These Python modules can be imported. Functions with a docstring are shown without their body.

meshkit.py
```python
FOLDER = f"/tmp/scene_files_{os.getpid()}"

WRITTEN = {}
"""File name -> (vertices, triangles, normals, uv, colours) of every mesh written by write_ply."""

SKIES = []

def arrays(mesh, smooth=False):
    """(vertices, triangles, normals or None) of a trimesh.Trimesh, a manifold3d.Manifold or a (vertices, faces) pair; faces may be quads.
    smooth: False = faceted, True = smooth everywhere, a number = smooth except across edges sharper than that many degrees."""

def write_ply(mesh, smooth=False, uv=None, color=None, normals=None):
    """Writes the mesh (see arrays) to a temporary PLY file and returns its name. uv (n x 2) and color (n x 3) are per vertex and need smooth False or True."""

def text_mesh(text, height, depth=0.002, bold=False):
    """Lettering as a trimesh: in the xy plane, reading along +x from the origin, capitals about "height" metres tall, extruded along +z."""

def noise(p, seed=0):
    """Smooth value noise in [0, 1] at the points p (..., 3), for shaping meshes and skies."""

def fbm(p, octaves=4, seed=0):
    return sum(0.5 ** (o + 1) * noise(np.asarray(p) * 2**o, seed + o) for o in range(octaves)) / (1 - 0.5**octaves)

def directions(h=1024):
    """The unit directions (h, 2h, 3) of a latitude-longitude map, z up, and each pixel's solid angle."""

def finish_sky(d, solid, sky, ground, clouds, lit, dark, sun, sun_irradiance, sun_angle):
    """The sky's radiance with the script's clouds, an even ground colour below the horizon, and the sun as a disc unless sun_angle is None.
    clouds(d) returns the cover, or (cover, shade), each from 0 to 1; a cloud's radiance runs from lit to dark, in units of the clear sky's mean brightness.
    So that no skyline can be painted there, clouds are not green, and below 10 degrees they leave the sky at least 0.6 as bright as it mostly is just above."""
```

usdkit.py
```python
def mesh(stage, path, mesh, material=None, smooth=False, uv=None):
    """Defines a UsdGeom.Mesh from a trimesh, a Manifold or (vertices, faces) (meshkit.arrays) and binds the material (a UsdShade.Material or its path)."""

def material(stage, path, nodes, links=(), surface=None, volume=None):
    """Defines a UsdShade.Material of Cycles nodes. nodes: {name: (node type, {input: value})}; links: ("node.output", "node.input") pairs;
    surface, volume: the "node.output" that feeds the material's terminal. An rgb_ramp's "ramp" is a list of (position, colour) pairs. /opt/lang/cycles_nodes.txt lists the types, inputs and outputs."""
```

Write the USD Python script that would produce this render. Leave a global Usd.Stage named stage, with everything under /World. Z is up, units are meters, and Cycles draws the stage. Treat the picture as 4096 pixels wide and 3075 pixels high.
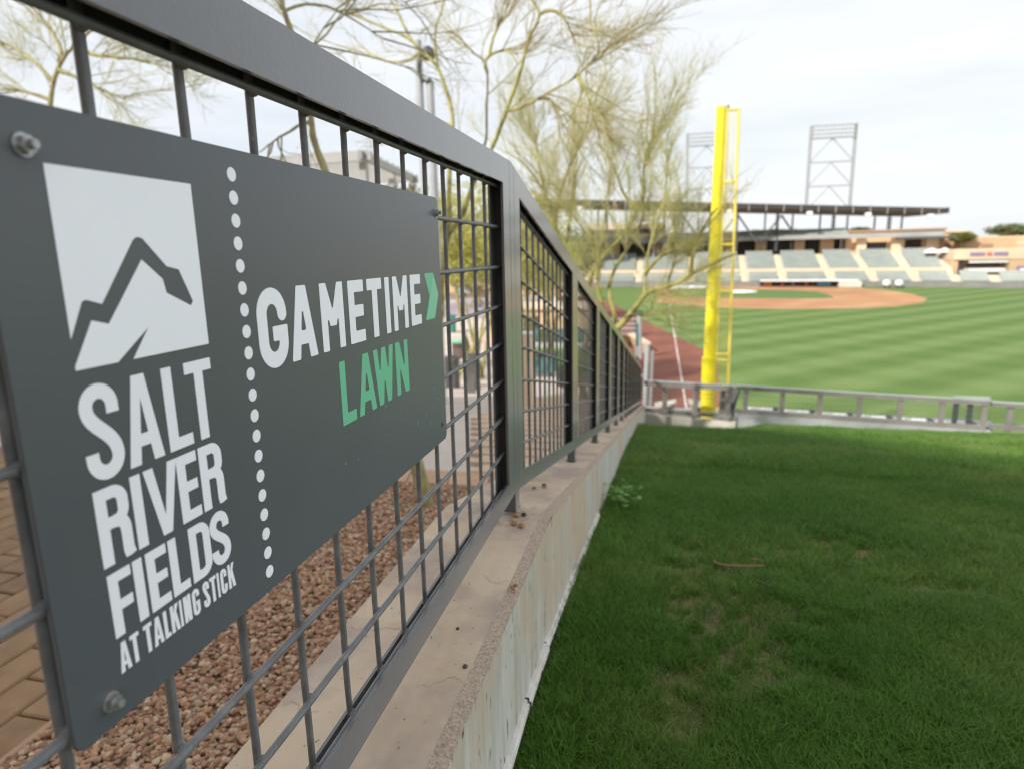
import math, random
import numpy as np
import trimesh
import shapely
from shapely.geometry import Polygon, LineString, Point, box as sbox
from shapely.ops import unary_union
from shapely import affinity
from pxr import Usd, UsdGeom, UsdLux, UsdShade, Gf, Sdf, Vt
import usdkit, meshkit

stage = Usd.Stage.CreateInMemory()
UsdGeom.SetStageUpAxis(stage, UsdGeom.Tokens.z)
UsdGeom.SetStageMetersPerUnit(stage, 1.0)
UsdGeom.Xform.Define(stage, '/World')
UsdGeom.Scope.Define(stage, '/World/Looks')
rng = np.random.default_rng(7)

# ------------------------------------------------------------------ camera
YAW, PITCH, ROLL = -0.22742, 0.20006, -0.0202
FSTOP, FOCUS, EXPOSURE = 2.15, 0.88, 0.42
def camera_axes():
    cy, sy, cp, sp = math.cos(YAW), math.sin(YAW), math.cos(PITCH), math.sin(PITCH)
    f = np.array([sy*cp, cy*cp, -sp]); r = np.array([cy, -sy, 0.0]); u = np.cross(r, f)
    cr, sr = math.cos(ROLL), math.sin(ROLL)
    return cr*r + sr*u, -sr*r + cr*u, f
_r, _u, _f = camera_axes()
cam = UsdGeom.Camera.Define(stage, '/World/camera')
cam.AddTransformOp().Set(Gf.Matrix4d(*_r, 0, *_u, 0, *(-_f), 0, 0, 0, 0, 1))
cam.CreateHorizontalApertureAttr(17.3); cam.CreateVerticalApertureAttr(17.3*0.75)
cam.CreateFocalLengthAttr(10.816)
cam.CreateFStopAttr(FSTOP); cam.CreateFocusDistanceAttr(FOCUS)
cam.CreateClippingRangeAttr(Gf.Vec2f(0.02, 10000))
cam.CreateExposureAttr(EXPOSURE)

# ------------------------------------------------------------------ sky and sun
SUN_EL = math.radians(36); SUN_H = np.array([-0.60, -0.80])
SUN = np.array([SUN_H[0]*math.cos(SUN_EL), SUN_H[1]*math.cos(SUN_EL), math.sin(SUN_EL)])
SUN_INT, SKY_STRENGTH, CLOUD = 1.0, 0.10, 7.5
dome = UsdLux.DomeLight.Define(stage, '/World/sky')
skymat = usdkit.material(stage, '/World/Looks/sky_air', {
    'tc': ('texture_coordinate', {}),
    'sky': ('sky_texture', {'sky_type': 'single_scattering', 'sun_disc': False, 'sun_elevation': SUN_EL,
                            'sun_rotation': math.atan2(SUN_H[0], SUN_H[1]), 'altitude': 400.0, 'aerosol_density': 2.0}),
    'map': ('mapping', {'scale': (1.6, 1.6, 9.0), 'rotation': (0.12, 0.08, 0.5)}),
    'n': ('noise_texture', {'scale': 1.3, 'detail': 6.0, 'roughness': 0.55}),
    'rmp': ('rgb_ramp', {'ramp': [(0.32, (0.72,)*3), (0.50, (0.89,)*3), (0.66, (0.98,)*3)]}),
    'n2': ('noise_texture', {'scale': 0.9, 'detail': 3.0}),
    'rmp2': ('rgb_ramp', {'ramp': [(0.3, (CLOUD*0.945, CLOUD*0.99, CLOUD*1.05)), (0.7, (CLOUD*1.03, CLOUD*1.055, CLOUD*1.085))]}),
    'mix': ('mix', {'mix_type': 'mix'}),
    'bg': ('background_shader', {'strength': SKY_STRENGTH})},
    [('tc.generated', 'map.vector'), ('map.vector', 'n.vector'), ('n.fac', 'rmp.fac'), ('tc.generated', 'n2.vector'), ('n2.fac', 'rmp2.fac'),
     ('rmp.color', 'mix.fac'), ('sky.color', 'mix.color1'), ('rmp2.color', 'mix.color2'), ('mix.color', 'bg.color')],
    surface='bg.background')
UsdShade.MaterialBindingAPI.Apply(dome.GetPrim()).Bind(skymat)
sun = UsdLux.DistantLight.Define(stage, '/World/sun')
_z = SUN; _x = np.cross([0, 0, 1.0], _z); _x /= np.linalg.norm(_x); _y = np.cross(_z, _x)
sun.AddTransformOp().Set(Gf.Matrix4d(*_x, 0, *_y, 0, *_z, 0, 0, 0, 0, 1))
sun.CreateNormalizeAttr(True); sun.CreateIntensityAttr(SUN_INT); sun.CreateAngleAttr(2.0)
sun.CreateColorAttr(Gf.Vec3f(1.0, 0.95, 0.87))

# ------------------------------------------------------------------ helpers
used = {}
def numbered(parent, name):
    k = (parent, name); n = used.get(k, 0); used[k] = n + 1
    return name if n == 0 else '%s_%03d' % (name, n)
def tag(p, label=None, cat=None, group=None, kind=None):
    for k, v in (('label', label), ('category', cat), ('group', group), ('kind', kind)):
        if v: p.SetCustomDataByKey(k, v)
    return p
def thing(name, label, cat, loc=(0, 0, 0), rot=0.0, group=None):
    x = UsdGeom.Xform.Define(stage, '/World/' + numbered('/World', name))
    x.AddTranslateOp().Set(Gf.Vec3d(*map(float, loc)))
    if rot: x.AddRotateZOp().Set(math.degrees(rot))
    return tag(x.GetPrim(), label, cat, group)
def path_of(parent):
    return '/World' if parent is None else str(parent.GetPath())
class MB:
    """collects shapes that become one mesh"""
    def __init__(s): s.v = []; s.f = []; s.n = 0
    def add(s, v, f):
        v = np.asarray(v, float); f = np.asarray(f, int)
        if f.shape[1] == 4: f = np.vstack([f[:, [0, 1, 2]], f[:, [0, 2, 3]]])
        s.v.append(v); s.f.append(f + s.n); s.n += len(v); return s
    def tm(s, m): return s.add(m.vertices, m.faces)
    def box(s, x0, x1, y0, y1, z0, z1, c=0.0):
        if c > 0:
            P = [(x, y, z) for x in (x0+c, x1-c) for y in (y0, y1) for z in (z0+c, z1-c)] + \
                [(x, y, z) for x in (x0, x1) for y in (y0+c, y1-c) for z in (z0+c, z1-c)] + \
                [(x, y, z) for x in (x0+c, x1-c) for y in (y0+c, y1-c) for z in (z0, z1)]
            return s.tm(trimesh.convex.convex_hull(np.array(P)))
        P = np.array([(x, y, z) for x in (x0, x1) for y in (y0, y1) for z in (z0, z1)])
        return s.add(P, [(0, 1, 3, 2), (4, 6, 7, 5), (0, 4, 5, 1), (2, 3, 7, 6), (0, 2, 6, 4), (1, 5, 7, 3)])
    def beam(s, p0, p1, w, h, up=(0, 0, 1)):
        p0, p1 = np.array(p0, float), np.array(p1, float); d = p1-p0; d /= np.linalg.norm(d)
        up = np.array(up, float)
        if abs(d @ up) > 0.98: up = np.array([0, 1.0, 0])
        a = np.cross(d, up); a /= np.linalg.norm(a); b = np.cross(a, d)
        P = [p + a*w/2*i + b*h/2*j for p in (p0, p1) for i in (-1, 1) for j in (-1, 1)]
        return s.add(P, [(0, 1, 3, 2), (4, 6, 7, 5), (0, 4, 5, 1), (2, 3, 7, 6), (0, 2, 6, 4), (1, 5, 7, 3)])
    def tube(s, pts, rad, n=8, caps=True):
        v, f = tubes(np.array([pts], float), np.array([np.broadcast_to(rad, len(pts))], float), n)
        s.add(v, f)
        if caps:
            k = len(pts); base = s.n - len(v)
            for ring, rev in ((0, True), (k-1, False)):
                idx = [base + ring*n + i for i in range(n)]
                tri = [(idx[0], idx[i], idx[i+1]) for i in range(1, n-1)]
                if rev: tri = [t[::-1] for t in tri]
                s.f.append(np.array(tri))
        return s
    def prism_yz(s, poly, x0, x1):
        """polygon in (y, z), extruded from x0 to x1"""
        polys = getattr(poly, 'geoms', [poly])
        for g in polys:
            if g.is_empty: continue
            m = trimesh.creation.extrude_polygon(g, abs(x1-x0), engine='earcut')
            v = np.array(m.vertices)
            s.add(np.stack([min(x0, x1)+v[:, 2], v[:, 0], v[:, 1]], 1), m.faces)
        return s
    def prism_xy(s, poly, z0, z1):
        for g in getattr(poly, 'geoms', [poly]):
            m = trimesh.creation.extrude_polygon(g, z1-z0, engine='earcut'); m.apply_translation((0, 0, z0)); s.tm(m)
        return s
    def build(s, name, mat, parent=None, smooth=False, label=None, cat=None, group=None, kind=None):
        par = path_of(parent)
        v = np.vstack(s.v); f = np.vstack(s.f)
        m = usdkit.mesh(stage, par + '/' + numbered(par, name), (v, f), MAT[mat] if isinstance(mat, str) else mat, smooth)
        return tag(m.GetPrim(), label, cat, group, kind)
def tubes(P, R, n):
    """m polylines of k points (m,k,3), radii (m,k) -> vertices, faces (tubes of n sides)"""
    m, k, _ = P.shape
    T = np.gradient(P, axis=1); T /= np.maximum(np.linalg.norm(T, axis=2, keepdims=True), 1e-9)
    ref = np.where(np.abs(T[:, :1, 2:3]) > 0.9, np.array([1.0, 0, 0]), np.array([0, 0, 1.0]))
    A = np.cross(T, np.broadcast_to(ref, T.shape)); A /= np.maximum(np.linalg.norm(A, axis=2, keepdims=True), 1e-9)
    B = np.cross(T, A)
    a = np.arange(n)*2*np.pi/n
    V = P[:, :, None] + R[:, :, None, None]*(np.cos(a)[:, None]*A[:, :, None] + np.sin(a)[:, None]*B[:, :, None])
    idx = np.arange(m*k*n).reshape(m, k, n)
    q = np.stack([idx[:, :-1], np.roll(idx, -1, 2)[:, :-1], np.roll(idx, -1, 2)[:, 1:], idx[:, 1:]], -1).reshape(-1, 4)
    return V.reshape(-1, 3), q
def grid(X, Y, Z):
    """grids (a,b) -> mesh"""
    a, b = X.shape; i = np.arange(a*b).reshape(a, b)
    f = np.stack([i[:-1, :-1], i[1:, :-1], i[1:, 1:], i[:-1, 1:]], -1).reshape(-1, 4)
    return np.stack([X, Y, Z], -1).reshape(-1, 3), f
def curve(p, k):
    """k points along a smooth curve through p"""
    from scipy.interpolate import CubicSpline
    p = np.asarray(p, float); t = np.r_[0, np.cumsum(np.linalg.norm(np.diff(p, axis=0), axis=1))]
    if len(p) < 3: return p[0] + (p[-1]-p[0])*np.linspace(0, 1, k)[:, None]
    return CubicSpline(t, p)(np.linspace(0, t[-1], k))
def lathe(profile, n=24):
    m = trimesh.creation.revolve(np.array(profile, float), sections=n); return m
def copy_tree(root, loc, rot=0.0, label=None, group=None, scale=None):
    was = root.GetCustomData(); name = root.GetName().rsplit('_0', 1)[0]
    x = UsdGeom.Xform.Define(stage, '/World/' + numbered('/World', name)); r = x.GetPrim()
    r.GetReferences().AddInternalReference(root.GetPath())
    x = UsdGeom.Xformable(r); x.ClearXformOpOrder()
    x.AddTransformOp(opSuffix='placed').Set(Gf.Matrix4d().SetScale(scale or 1.0)*Gf.Matrix4d().SetRotate(Gf.Rotation(Gf.Vec3d(0, 0, 1), math.degrees(rot)))*Gf.Matrix4d().SetTranslate(Gf.Vec3d(*map(float, loc))))
    r.SetInstanceable(True)
    return tag(r, label or was['label'], was['category'], group or was.get('group'))

# ------------------------------------------------------------------ materials
MAT = {}
def material(name, c1, c2=None, scale=6.0, rough=0.6, bump=0.0, bscale=80.0, bdist=0.002, detail=5.0, ramp=None, stretch=None, metallic=0.0,
             spec=0.5, coat=0.0, rand=0.0, trans=None, c3=None, scale3=1.0, spots=None, spot_stretch=None):
    c2 = c2 or c1
    n = {'g': ('geometry', {}), 'map': ('mapping', {'scale': stretch or (1, 1, 1)}),
         'n': ('noise_texture', {'scale': scale, 'detail': detail, 'roughness': 0.6}),
         'r': ('rgb_ramp', {'ramp': ramp or [(0.32, c1), (0.68, c2)]}),
         'p': ('principled_bsdf', {'roughness': rough, 'metallic': metallic, 'specular_ior_level': spec, 'coat_weight': coat, 'coat_roughness': 0.15})}
    l = [('g.position', 'map.vector'), ('map.vector', 'n.vector'), ('n.fac', 'r.fac')]
    col = 'r.color'
    if c3:
        n['n3'] = ('noise_texture', {'scale': scale3, 'detail': 4.0, 'roughness': 0.6})
        n['r3'] = ('rgb_ramp', {'ramp': [(0.45, (0, 0, 0)), (0.62, (1, 1, 1))]})
        n['m3'] = ('mix', {'mix_type': 'mix', 'color2': c3})
        l += [('g.position', 'n3.vector'), ('n3.fac', 'r3.fac'), ('r3.color', 'm3.fac'), (col, 'm3.color1')]; col = 'm3.color'
    if spots:   # (colour, scale, threshold)
        n['ns'] = ('noise_texture', {'scale': spots[1], 'detail': 2.0})
        n['rs'] = ('rgb_ramp', {'ramp': [(spots[2], (0, 0, 0)), (spots[2]+0.05, (1, 1, 1))]})
        n['ms'] = ('mix', {'mix_type': 'mix', 'color2': spots[0]})
        n['sm'] = ('mapping', {'scale': spot_stretch or (1, 1, 1)})
        l += [('g.position', 'sm.vector'), ('sm.vector', 'ns.vector'), ('ns.fac', 'rs.fac'), ('rs.color', 'ms.fac'), (col, 'ms.color1')]; col = 'ms.color'
    if rand:
        n['oi'] = ('object_info', {}); n['mr'] = ('map_range', {'from_min': 0.0, 'from_max': 1.0, 'to_min': 1-rand, 'to_max': 1+rand})
        n['hv'] = ('hsv', {}); l += [('oi.random', 'mr.value'), ('mr.result', 'hv.value'), (col, 'hv.color')]; col = 'hv.color'
    l.append((col, 'p.base_color'))
    if bump:
        n['nb'] = ('noise_texture', {'scale': bscale, 'detail': 4.0, 'roughness': 0.65})
        n['b'] = ('bump', {'strength': bump, 'distance': bdist})
        l += [('g.position', 'nb.vector'), ('nb.fac', 'b.height'), ('b.normal', 'p.normal')]
    out = 'p.BSDF'
    if trans:
        n['t'] = ('translucent_bsdf', {}); n['mc'] = ('mix_closure', {'fac': trans})
        l += [(col, 't.color'), ('p.BSDF', 'mc.closure1'), ('t.BSDF', 'mc.closure2')]; out = 'mc.closure'
    MAT[name] = usdkit.material(stage, '/World/Looks/' + name, n, l, surface=out)
    return MAT[name]
material('fence_paint', (0.082, 0.084, 0.085), (0.096, 0.098, 0.099), scale=9, rough=0.30, bump=0.38, bscale=190, bdist=0.0012, spec=0.6, coat=0.55)
material('wire_paint', (0.090, 0.093, 0.093), (0.165, 0.168, 0.170), scale=30, rough=0.42, bump=0.5, bscale=260, bdist=0.001, spots=((0.17, 0.17, 0.165), 55, 0.66))
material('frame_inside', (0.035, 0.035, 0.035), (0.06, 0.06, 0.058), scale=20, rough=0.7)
material('sign_slate', (0.074, 0.083, 0.088), (0.082, 0.091, 0.096), scale=5, rough=0.31, bump=0.12, bscale=700, bdist=0.0004, spec=0.45, spots=((0.30, 0.33, 0.33), 38, 0.80))
material('vinyl_white', (0.82, 0.845, 0.88), (0.86, 0.885, 0.92), scale=4, rough=0.42, spots=((0.45, 0.36, 0.28), 60, 0.80))
material('vinyl_green', (0.135, 0.47, 0.28), (0.15, 0.50, 0.30), scale=6, rough=0.42)
material('vinyl_green_pale', (0.20, 0.53, 0.34), (0.21, 0.55, 0.36), scale=6, rough=0.42)
material('zinc', (0.30, 0.30, 0.29), (0.48, 0.48, 0.46), scale=160, rough=0.42, metallic=0.85, bump=0.3, bscale=300)
material('concrete_top', (0.56, 0.43, 0.30), (0.67, 0.545, 0.405), scale=4.5, rough=0.88, bump=0.25, bscale=90, bdist=0.003, c3=(0.42, 0.335, 0.275), scale3=3.6, spots=((0.25, 0.19, 0.14), 85, 0.69))
material('concrete_edge', (0.33, 0.25, 0.185), (0.64, 0.51, 0.39), scale=170, detail=8, rough=0.95, bump=1.0, bscale=220, bdist=0.006, spots=((0.62, 0.52, 0.41), 210, 0.62))
material('concrete_face', (0.34, 0.34, 0.285), (0.55, 0.545, 0.48), scale=30, detail=8, stretch=(1, 1, 0.10), rough=0.9, bump=0.3, bscale=60, bdist=0.003, c3=(0.47, 0.37, 0.255), scale3=1.6, spots=((0.13, 0.12, 0.09), 75, 0.66), spot_stretch=(1, 1, 0.2))
material('white_trim', (0.50, 0.47, 0.42), (0.72, 0.70, 0.66), scale=18, rough=0.6, bump=0.4, bscale=60)
material('dark_gap', (0.015, 0.013, 0.012), (0.03, 0.03, 0.03), rough=0.9)
material('soil', (0.075, 0.075, 0.028), (0.20, 0.165, 0.085), scale=28, rough=1.0, bump=0.8, bscale=60, bdist=0.01, c3=(0.07, 0.12, 0.02), scale3=9)
for k, (a, b) in enumerate((((0.070, 0.172, 0.015), (0.112, 0.225, 0.026)), ((0.125, 0.225, 0.034), (0.180, 0.275, 0.062)), ((0.40, 0.35, 0.15), (0.54, 0.46, 0.24)))):
    material(['grass_deep', 'grass_mid', 'grass_dry'][k], a, b, scale=0.9, rough=0.45, spec=0.35, rand=0.30, trans=0.36)
material('weed_leaf', (0.15, 0.32, 0.06), (0.24, 0.43, 0.11), scale=30, rough=0.5, trans=0.35)
material('gravel_soil', (0.22, 0.135, 0.085), (0.33, 0.21, 0.14), scale=40, rough=1.0, bump=1.0, bscale=70, bdist=0.01)
for k, (a, b) in enumerate((((0.33, 0.185, 0.10), (0.43, 0.26, 0.15)), ((0.42, 0.30, 0.195), (0.54, 0.41, 0.29)), ((0.24, 0.13, 0.072), (0.33, 0.19, 0.11)), ((0.37, 0.20, 0.125), (0.46, 0.27, 0.175)))):
    material('stone_%s' % ['tan', 'cream', 'brown', 'rose'][k], a, b, scale=60, rough=0.8, bump=0.4, bscale=120, rand=0.25)
material('paver_tan', (0.50, 0.36, 0.25), (0.58, 0.43, 0.31), scale=5, rough=0.9, bump=0.3, bscale=120, rand=0.08)
material('paver_brown', (0.215, 0.130, 0.068), (0.29, 0.180, 0.096), scale=9, rough=0.9, bump=0.4, bscale=120, rand=0.14)
material('paver_border', (0.45, 0.28, 0.18), (0.53, 0.35, 0.235), scale=6, rough=0.9, bump=0.3, bscale=120, rand=0.08)
material('joint_sand', (0.56, 0.47, 0.38), (0.66, 0.57, 0.47), scale=20, rough=1.0)
material('plaza_paving', (0.50, 0.43, 0.37), (0.58, 0.51, 0.45), scale=1.2, rough=0.9, c3=(0.44, 0.35, 0.30), scale3=0.25)
material('desert', (0.36, 0.26, 0.17), (0.44, 0.33, 0.22), scale=0.3, rough=1.0)
material('track', (0.19, 0.062, 0.036), (0.25, 0.09, 0.054), scale=0.9, rough=0.95, stretch=(1, 0.25, 1), c3=(0.165, 0.056, 0.034), scale3=0.18)
material('infield_dirt', (0.39, 0.195, 0.082), (0.52, 0.295, 0.145), scale=0.22, rough=0.95, c3=(0.37, 0.165, 0.075), scale3=0.10)
material('chalk', (0.45, 0.33, 0.28), (0.72, 0.66, 0.62), scale=3, rough=0.9)
material('tarp', (0.78, 0.79, 0.80), (0.86, 0.86, 0.86), scale=0.8, rough=0.6)
material('pole_yellow', (0.88, 0.75, 0.018), (0.92, 0.80, 0.028), scale=2, rough=0.38, bump=0.1, bscale=40)
material('screen_yellow', (0.82, 0.66, 0.10), (0.86, 0.71, 0.14), scale=2, rough=0.45)
material('rail_grey', (0.20, 0.185, 0.17), (0.25, 0.235, 0.22), scale=3, rough=0.36, bump=0.1, bscale=60)
material('rail_cap', (0.28, 0.32, 0.31), (0.34, 0.38, 0.37), scale=3, rough=0.3)
material('rail_mesh', (0.17, 0.175, 0.165), (0.21, 0.21, 0.20), rough=0.5)
material('wall_pale', (0.50, 0.46, 0.40), (0.62, 0.58, 0.52), scale=2.5, rough=0.9, bump=0.2)
material('curb_grey', (0.33, 0.35, 0.345), (0.42, 0.44, 0.43), scale=3, rough=0.9)
material('field_wall_grey', (0.17, 0.165, 0.155), (0.23, 0.22, 0.21), scale=0.5, rough=0.8)
material('wall_green', (0.020, 0.055, 0.045), (0.028, 0.07, 0.055), scale=2, rough=0.6)
material('steel_grey', (0.36, 0.38, 0.40), (0.44, 0.46, 0.48), scale=2, rough=0.35, metallic=0.2)
material('steel_dark', (0.055, 0.06, 0.065), (0.075, 0.08, 0.085), scale=2, rough=0.45)
material('tower_steel', (0.30, 0.31, 0.32), (0.36, 0.37, 0.38), scale=1, rough=0.5)
material('lamp_face', (0.45, 0.47, 0.50), (0.58, 0.60, 0.62), scale=2, rough=0.25)
material('roof_brown', (0.048, 0.042, 0.038), (0.068, 0.060, 0.054), scale=0.5, rough=0.6)
material('deck_grey', (0.28, 0.28, 0.27), (0.36, 0.36, 0.35), scale=0.4, rough=0.7)
material('seat_green', (0.185, 0.215, 0.195), (0.24, 0.27, 0.245), scale=0.6, rough=0.45)
material('stand_concrete', (0.45, 0.42, 0.37), (0.55, 0.52, 0.46), scale=0.5, rough=0.9)
material('aisle', (0.58, 0.49, 0.36), (0.66, 0.57, 0.43), scale=0.6, rough=0.9)
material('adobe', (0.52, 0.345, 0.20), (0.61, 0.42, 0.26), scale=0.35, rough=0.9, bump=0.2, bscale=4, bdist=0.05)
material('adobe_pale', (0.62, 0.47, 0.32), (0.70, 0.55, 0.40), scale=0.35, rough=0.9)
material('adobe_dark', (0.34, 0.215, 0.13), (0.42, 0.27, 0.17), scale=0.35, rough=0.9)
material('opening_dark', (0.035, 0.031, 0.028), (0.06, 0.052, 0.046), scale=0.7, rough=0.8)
material('white_paint', (0.74, 0.74, 0.73), (0.82, 0.82, 0.81), scale=1.5, rough=0.5)
material('letter_purple', (0.22, 0.17, 0.32), rough=0.5)
material('letter_red', (0.50, 0.12, 0.08), rough=0.5)
material('ad_blue', (0.07, 0.28, 0.55), (0.10, 0.36, 0.62), scale=1, rough=0.4)
material('ad_orange', (0.52, 0.16, 0.03), (0.6, 0.22, 0.05), scale=1, rough=0.4)
material('purple_wall', (0.30, 0.24, 0.30), (0.38, 0.31, 0.36), scale=0.5, rough=0.9)
material('teal_canopy', (0.055, 0.13, 0.125), (0.075, 0.165, 0.155), scale=0.6, rough=0.6)
material('green_bin', (0.03, 0.16, 0.12), (0.04, 0.20, 0.15), scale=3, rough=0.45)
material('bin_brown', (0.10, 0.075, 0.06), (0.14, 0.105, 0.085), scale=5, rough=0.6)
material('bin_dark', (0.055, 0.052, 0.05), (0.08, 0.075, 0.072), scale=5, rough=0.6)
material('lawn_bright', (0.11, 0.24, 0.022), (0.16, 0.30, 0.035), scale=2, rough=0.9, bump=0.5, bscale=30, bdist=0.02)
material('bark_green', (0.31, 0.29, 0.07), (0.42, 0.39, 0.12), scale=14, rough=0.75, bump=0.3, bscale=60, c3=(0.17, 0.15, 0.06), scale3=7)
material('bark_pale', (0.29, 0.28, 0.12), (0.38, 0.36, 0.17), scale=10, rough=0.8, bump=0.3, bscale=70, c3=(0.24, 0.19, 0.09), scale3=9)
material('bark_dark', (0.09, 0.075, 0.035), (0.15, 0.12, 0.06), scale=12, rough=0.85)
material('twig_olive', (0.47, 0.455, 0.18), (0.60, 0.58, 0.28), scale=3, rough=0.8, trans=0.15)
material('twig_brown', (0.36, 0.30, 0.14), (0.48, 0.41, 0.20), scale=3, rough=0.85)
material('leaf_olive', (0.44, 0.43, 0.10), (0.58, 0.56, 0.19), scale=2.5, rough=0.7, trans=0.4)
material('leaf_olive_deep', (0.13, 0.145, 0.03), (0.25, 0.245, 0.06), scale=1.2, rough=0.7, trans=0.35)
material('leaf_sage', (0.12, 0.155, 0.06), (0.20, 0.23, 0.10), scale=1.2, rough=0.7, trans=0.3)
material('leaf_far', (0.10, 0.125, 0.05), (0.17, 0.19, 0.08), scale=0.3, rough=0.8, trans=0.2)
material('seed_pod', (0.26, 0.13, 0.055), (0.40, 0.22, 0.10), scale=90, rough=0.8)
material('seed_dark', (0.02, 0.018, 0.016), (0.05, 0.04, 0.035), scale=90, rough=0.7)
material('stick', (0.24, 0.135, 0.075), (0.33, 0.20, 0.115), scale=30, rough=0.8)
material('asphalt_roof', (0.10, 0.10, 0.10), (0.16, 0.16, 0.16), scale=1, rough=0.8)

# mown field: stripes in two directions are cut into the turf, so they belong to the grass itself
def mown(name, c1, c2, ang1, per1, ang2, per2):
    n = {'g': ('geometry', {}), 'p': ('principled_bsdf', {'roughness': 0.85, 'specular_ior_level': 0.2}), 'nz': ('noise_texture', {'scale': 0.5, 'detail': 6.0})}
    l = [('g.position', 'nz.vector')]; outs = []
    for k, (a, per) in enumerate(((ang1, per1), (ang2, per2))):
        m, s, sc, ml, sn, mr = ['%s%d' % (q, k) for q in ('m', 's', 'c', 'ml', 'sn', 'mr')]
        n[m] = ('mapping', {'rotation': (0, 0, -a)}); n[s] = ('separate_xyz', {})
        n[ml] = ('math', {'math_type': 'multiply_add', 'value2': 2*math.pi/per, 'value3': 1.42 if k == 0 else 0.6}); n[sn] = ('math', {'math_type': 'sine'})
        n[mr] = ('map_range', {'from_min': -0.7, 'from_max': 0.7, 'to_min': 0.0, 'to_max': 1.0, 'clamp': True})
        l += [('g.position', m+'.vector'), (m+'.vector', s+'.vector'), (s+'.y', ml+'.value1'), (ml+'.value', sn+'.value1'), (sn+'.value', mr+'.value')]
    n['a'] = ('math', {'math_type': 'multiply', 'value2': 0.66}); n['b'] = ('math', {'math_type': 'multiply_add', 'value2': 0.24})
    n['c'] = ('math', {'math_type': 'multiply_add', 'value2': 0.22})
    n['r'] = ('rgb_ramp', {'ramp': [(0.0, c1), (1.0, c2)]})
    l += [('mr0.result', 'a.value1'), ('mr1.result', 'b.value1'), ('a.value', 'b.value3'), ('nz.fac', 'c.value1'), ('b.value', 'c.value3'), ('c.value', 'r.fac'), ('r.color', 'p.base_color')]
    MAT[name] = usdkit.material(stage, '/World/Looks/' + name, n, l, surface='p.BSDF')
mown('field_turf', (0.082, 0.146, 0.028), (0.150, 0.218, 0.068), math.radians(45), 4.2, math.radians(-45), 4.2)
mown('infield_turf', (0.085, 0.155, 0.035), (0.13, 0.205, 0.065), math.radians(45), 4.2, math.radians(-45), 4.2)

# ================================================================== THE SETTING
FIELD = -6.4
def berm_z(x, y):
    yk = [-30, 0, 1.2, 1.5, 2.2, 3.43, 5.25, 9.5, 12.5, 15.3, 17]
    za = np.interp(y, yk, [-1.09, -1.09, -1.11, -1.115, -1.19, -1.445, -1.76, -2.62, -3.44, -4.19, -4.6]); zb = np.interp(y, yk, [-1.09, -1.09, -1.11, -1.115, -1.19, -1.445, -1.76, -2.62, -3.36, -4.00, -4.4])
    z = za+(zb-za)*np.clip((np.asarray(x)-1.7)/0.7, 0, 1)
    P = np.stack([np.asarray(x)*0.9, np.asarray(y)*0.9, np.zeros_like(np.asarray(x, float))], -1)
    return z + 0.045*(meshkit.fbm(P, 3, 5)-0.5)*np.clip(np.asarray(x)+0.29, 0, 1)
WALL_LINE = np.array([(-0.42, 16.25), (1.78, 15.62), (7.6, 15.05), (20, 13.0), (45, 2.0), (60, -12)])
def line_y(x): return np.interp(x, WALL_LINE[:, 0], WALL_LINE[:, 1])
def left_z(y): return np.interp(y, [-40, 4.1, 19, 34, 40, 600], [-1.5, -1.5, -4.1, -5.65, -5.8, -5.8])

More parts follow.
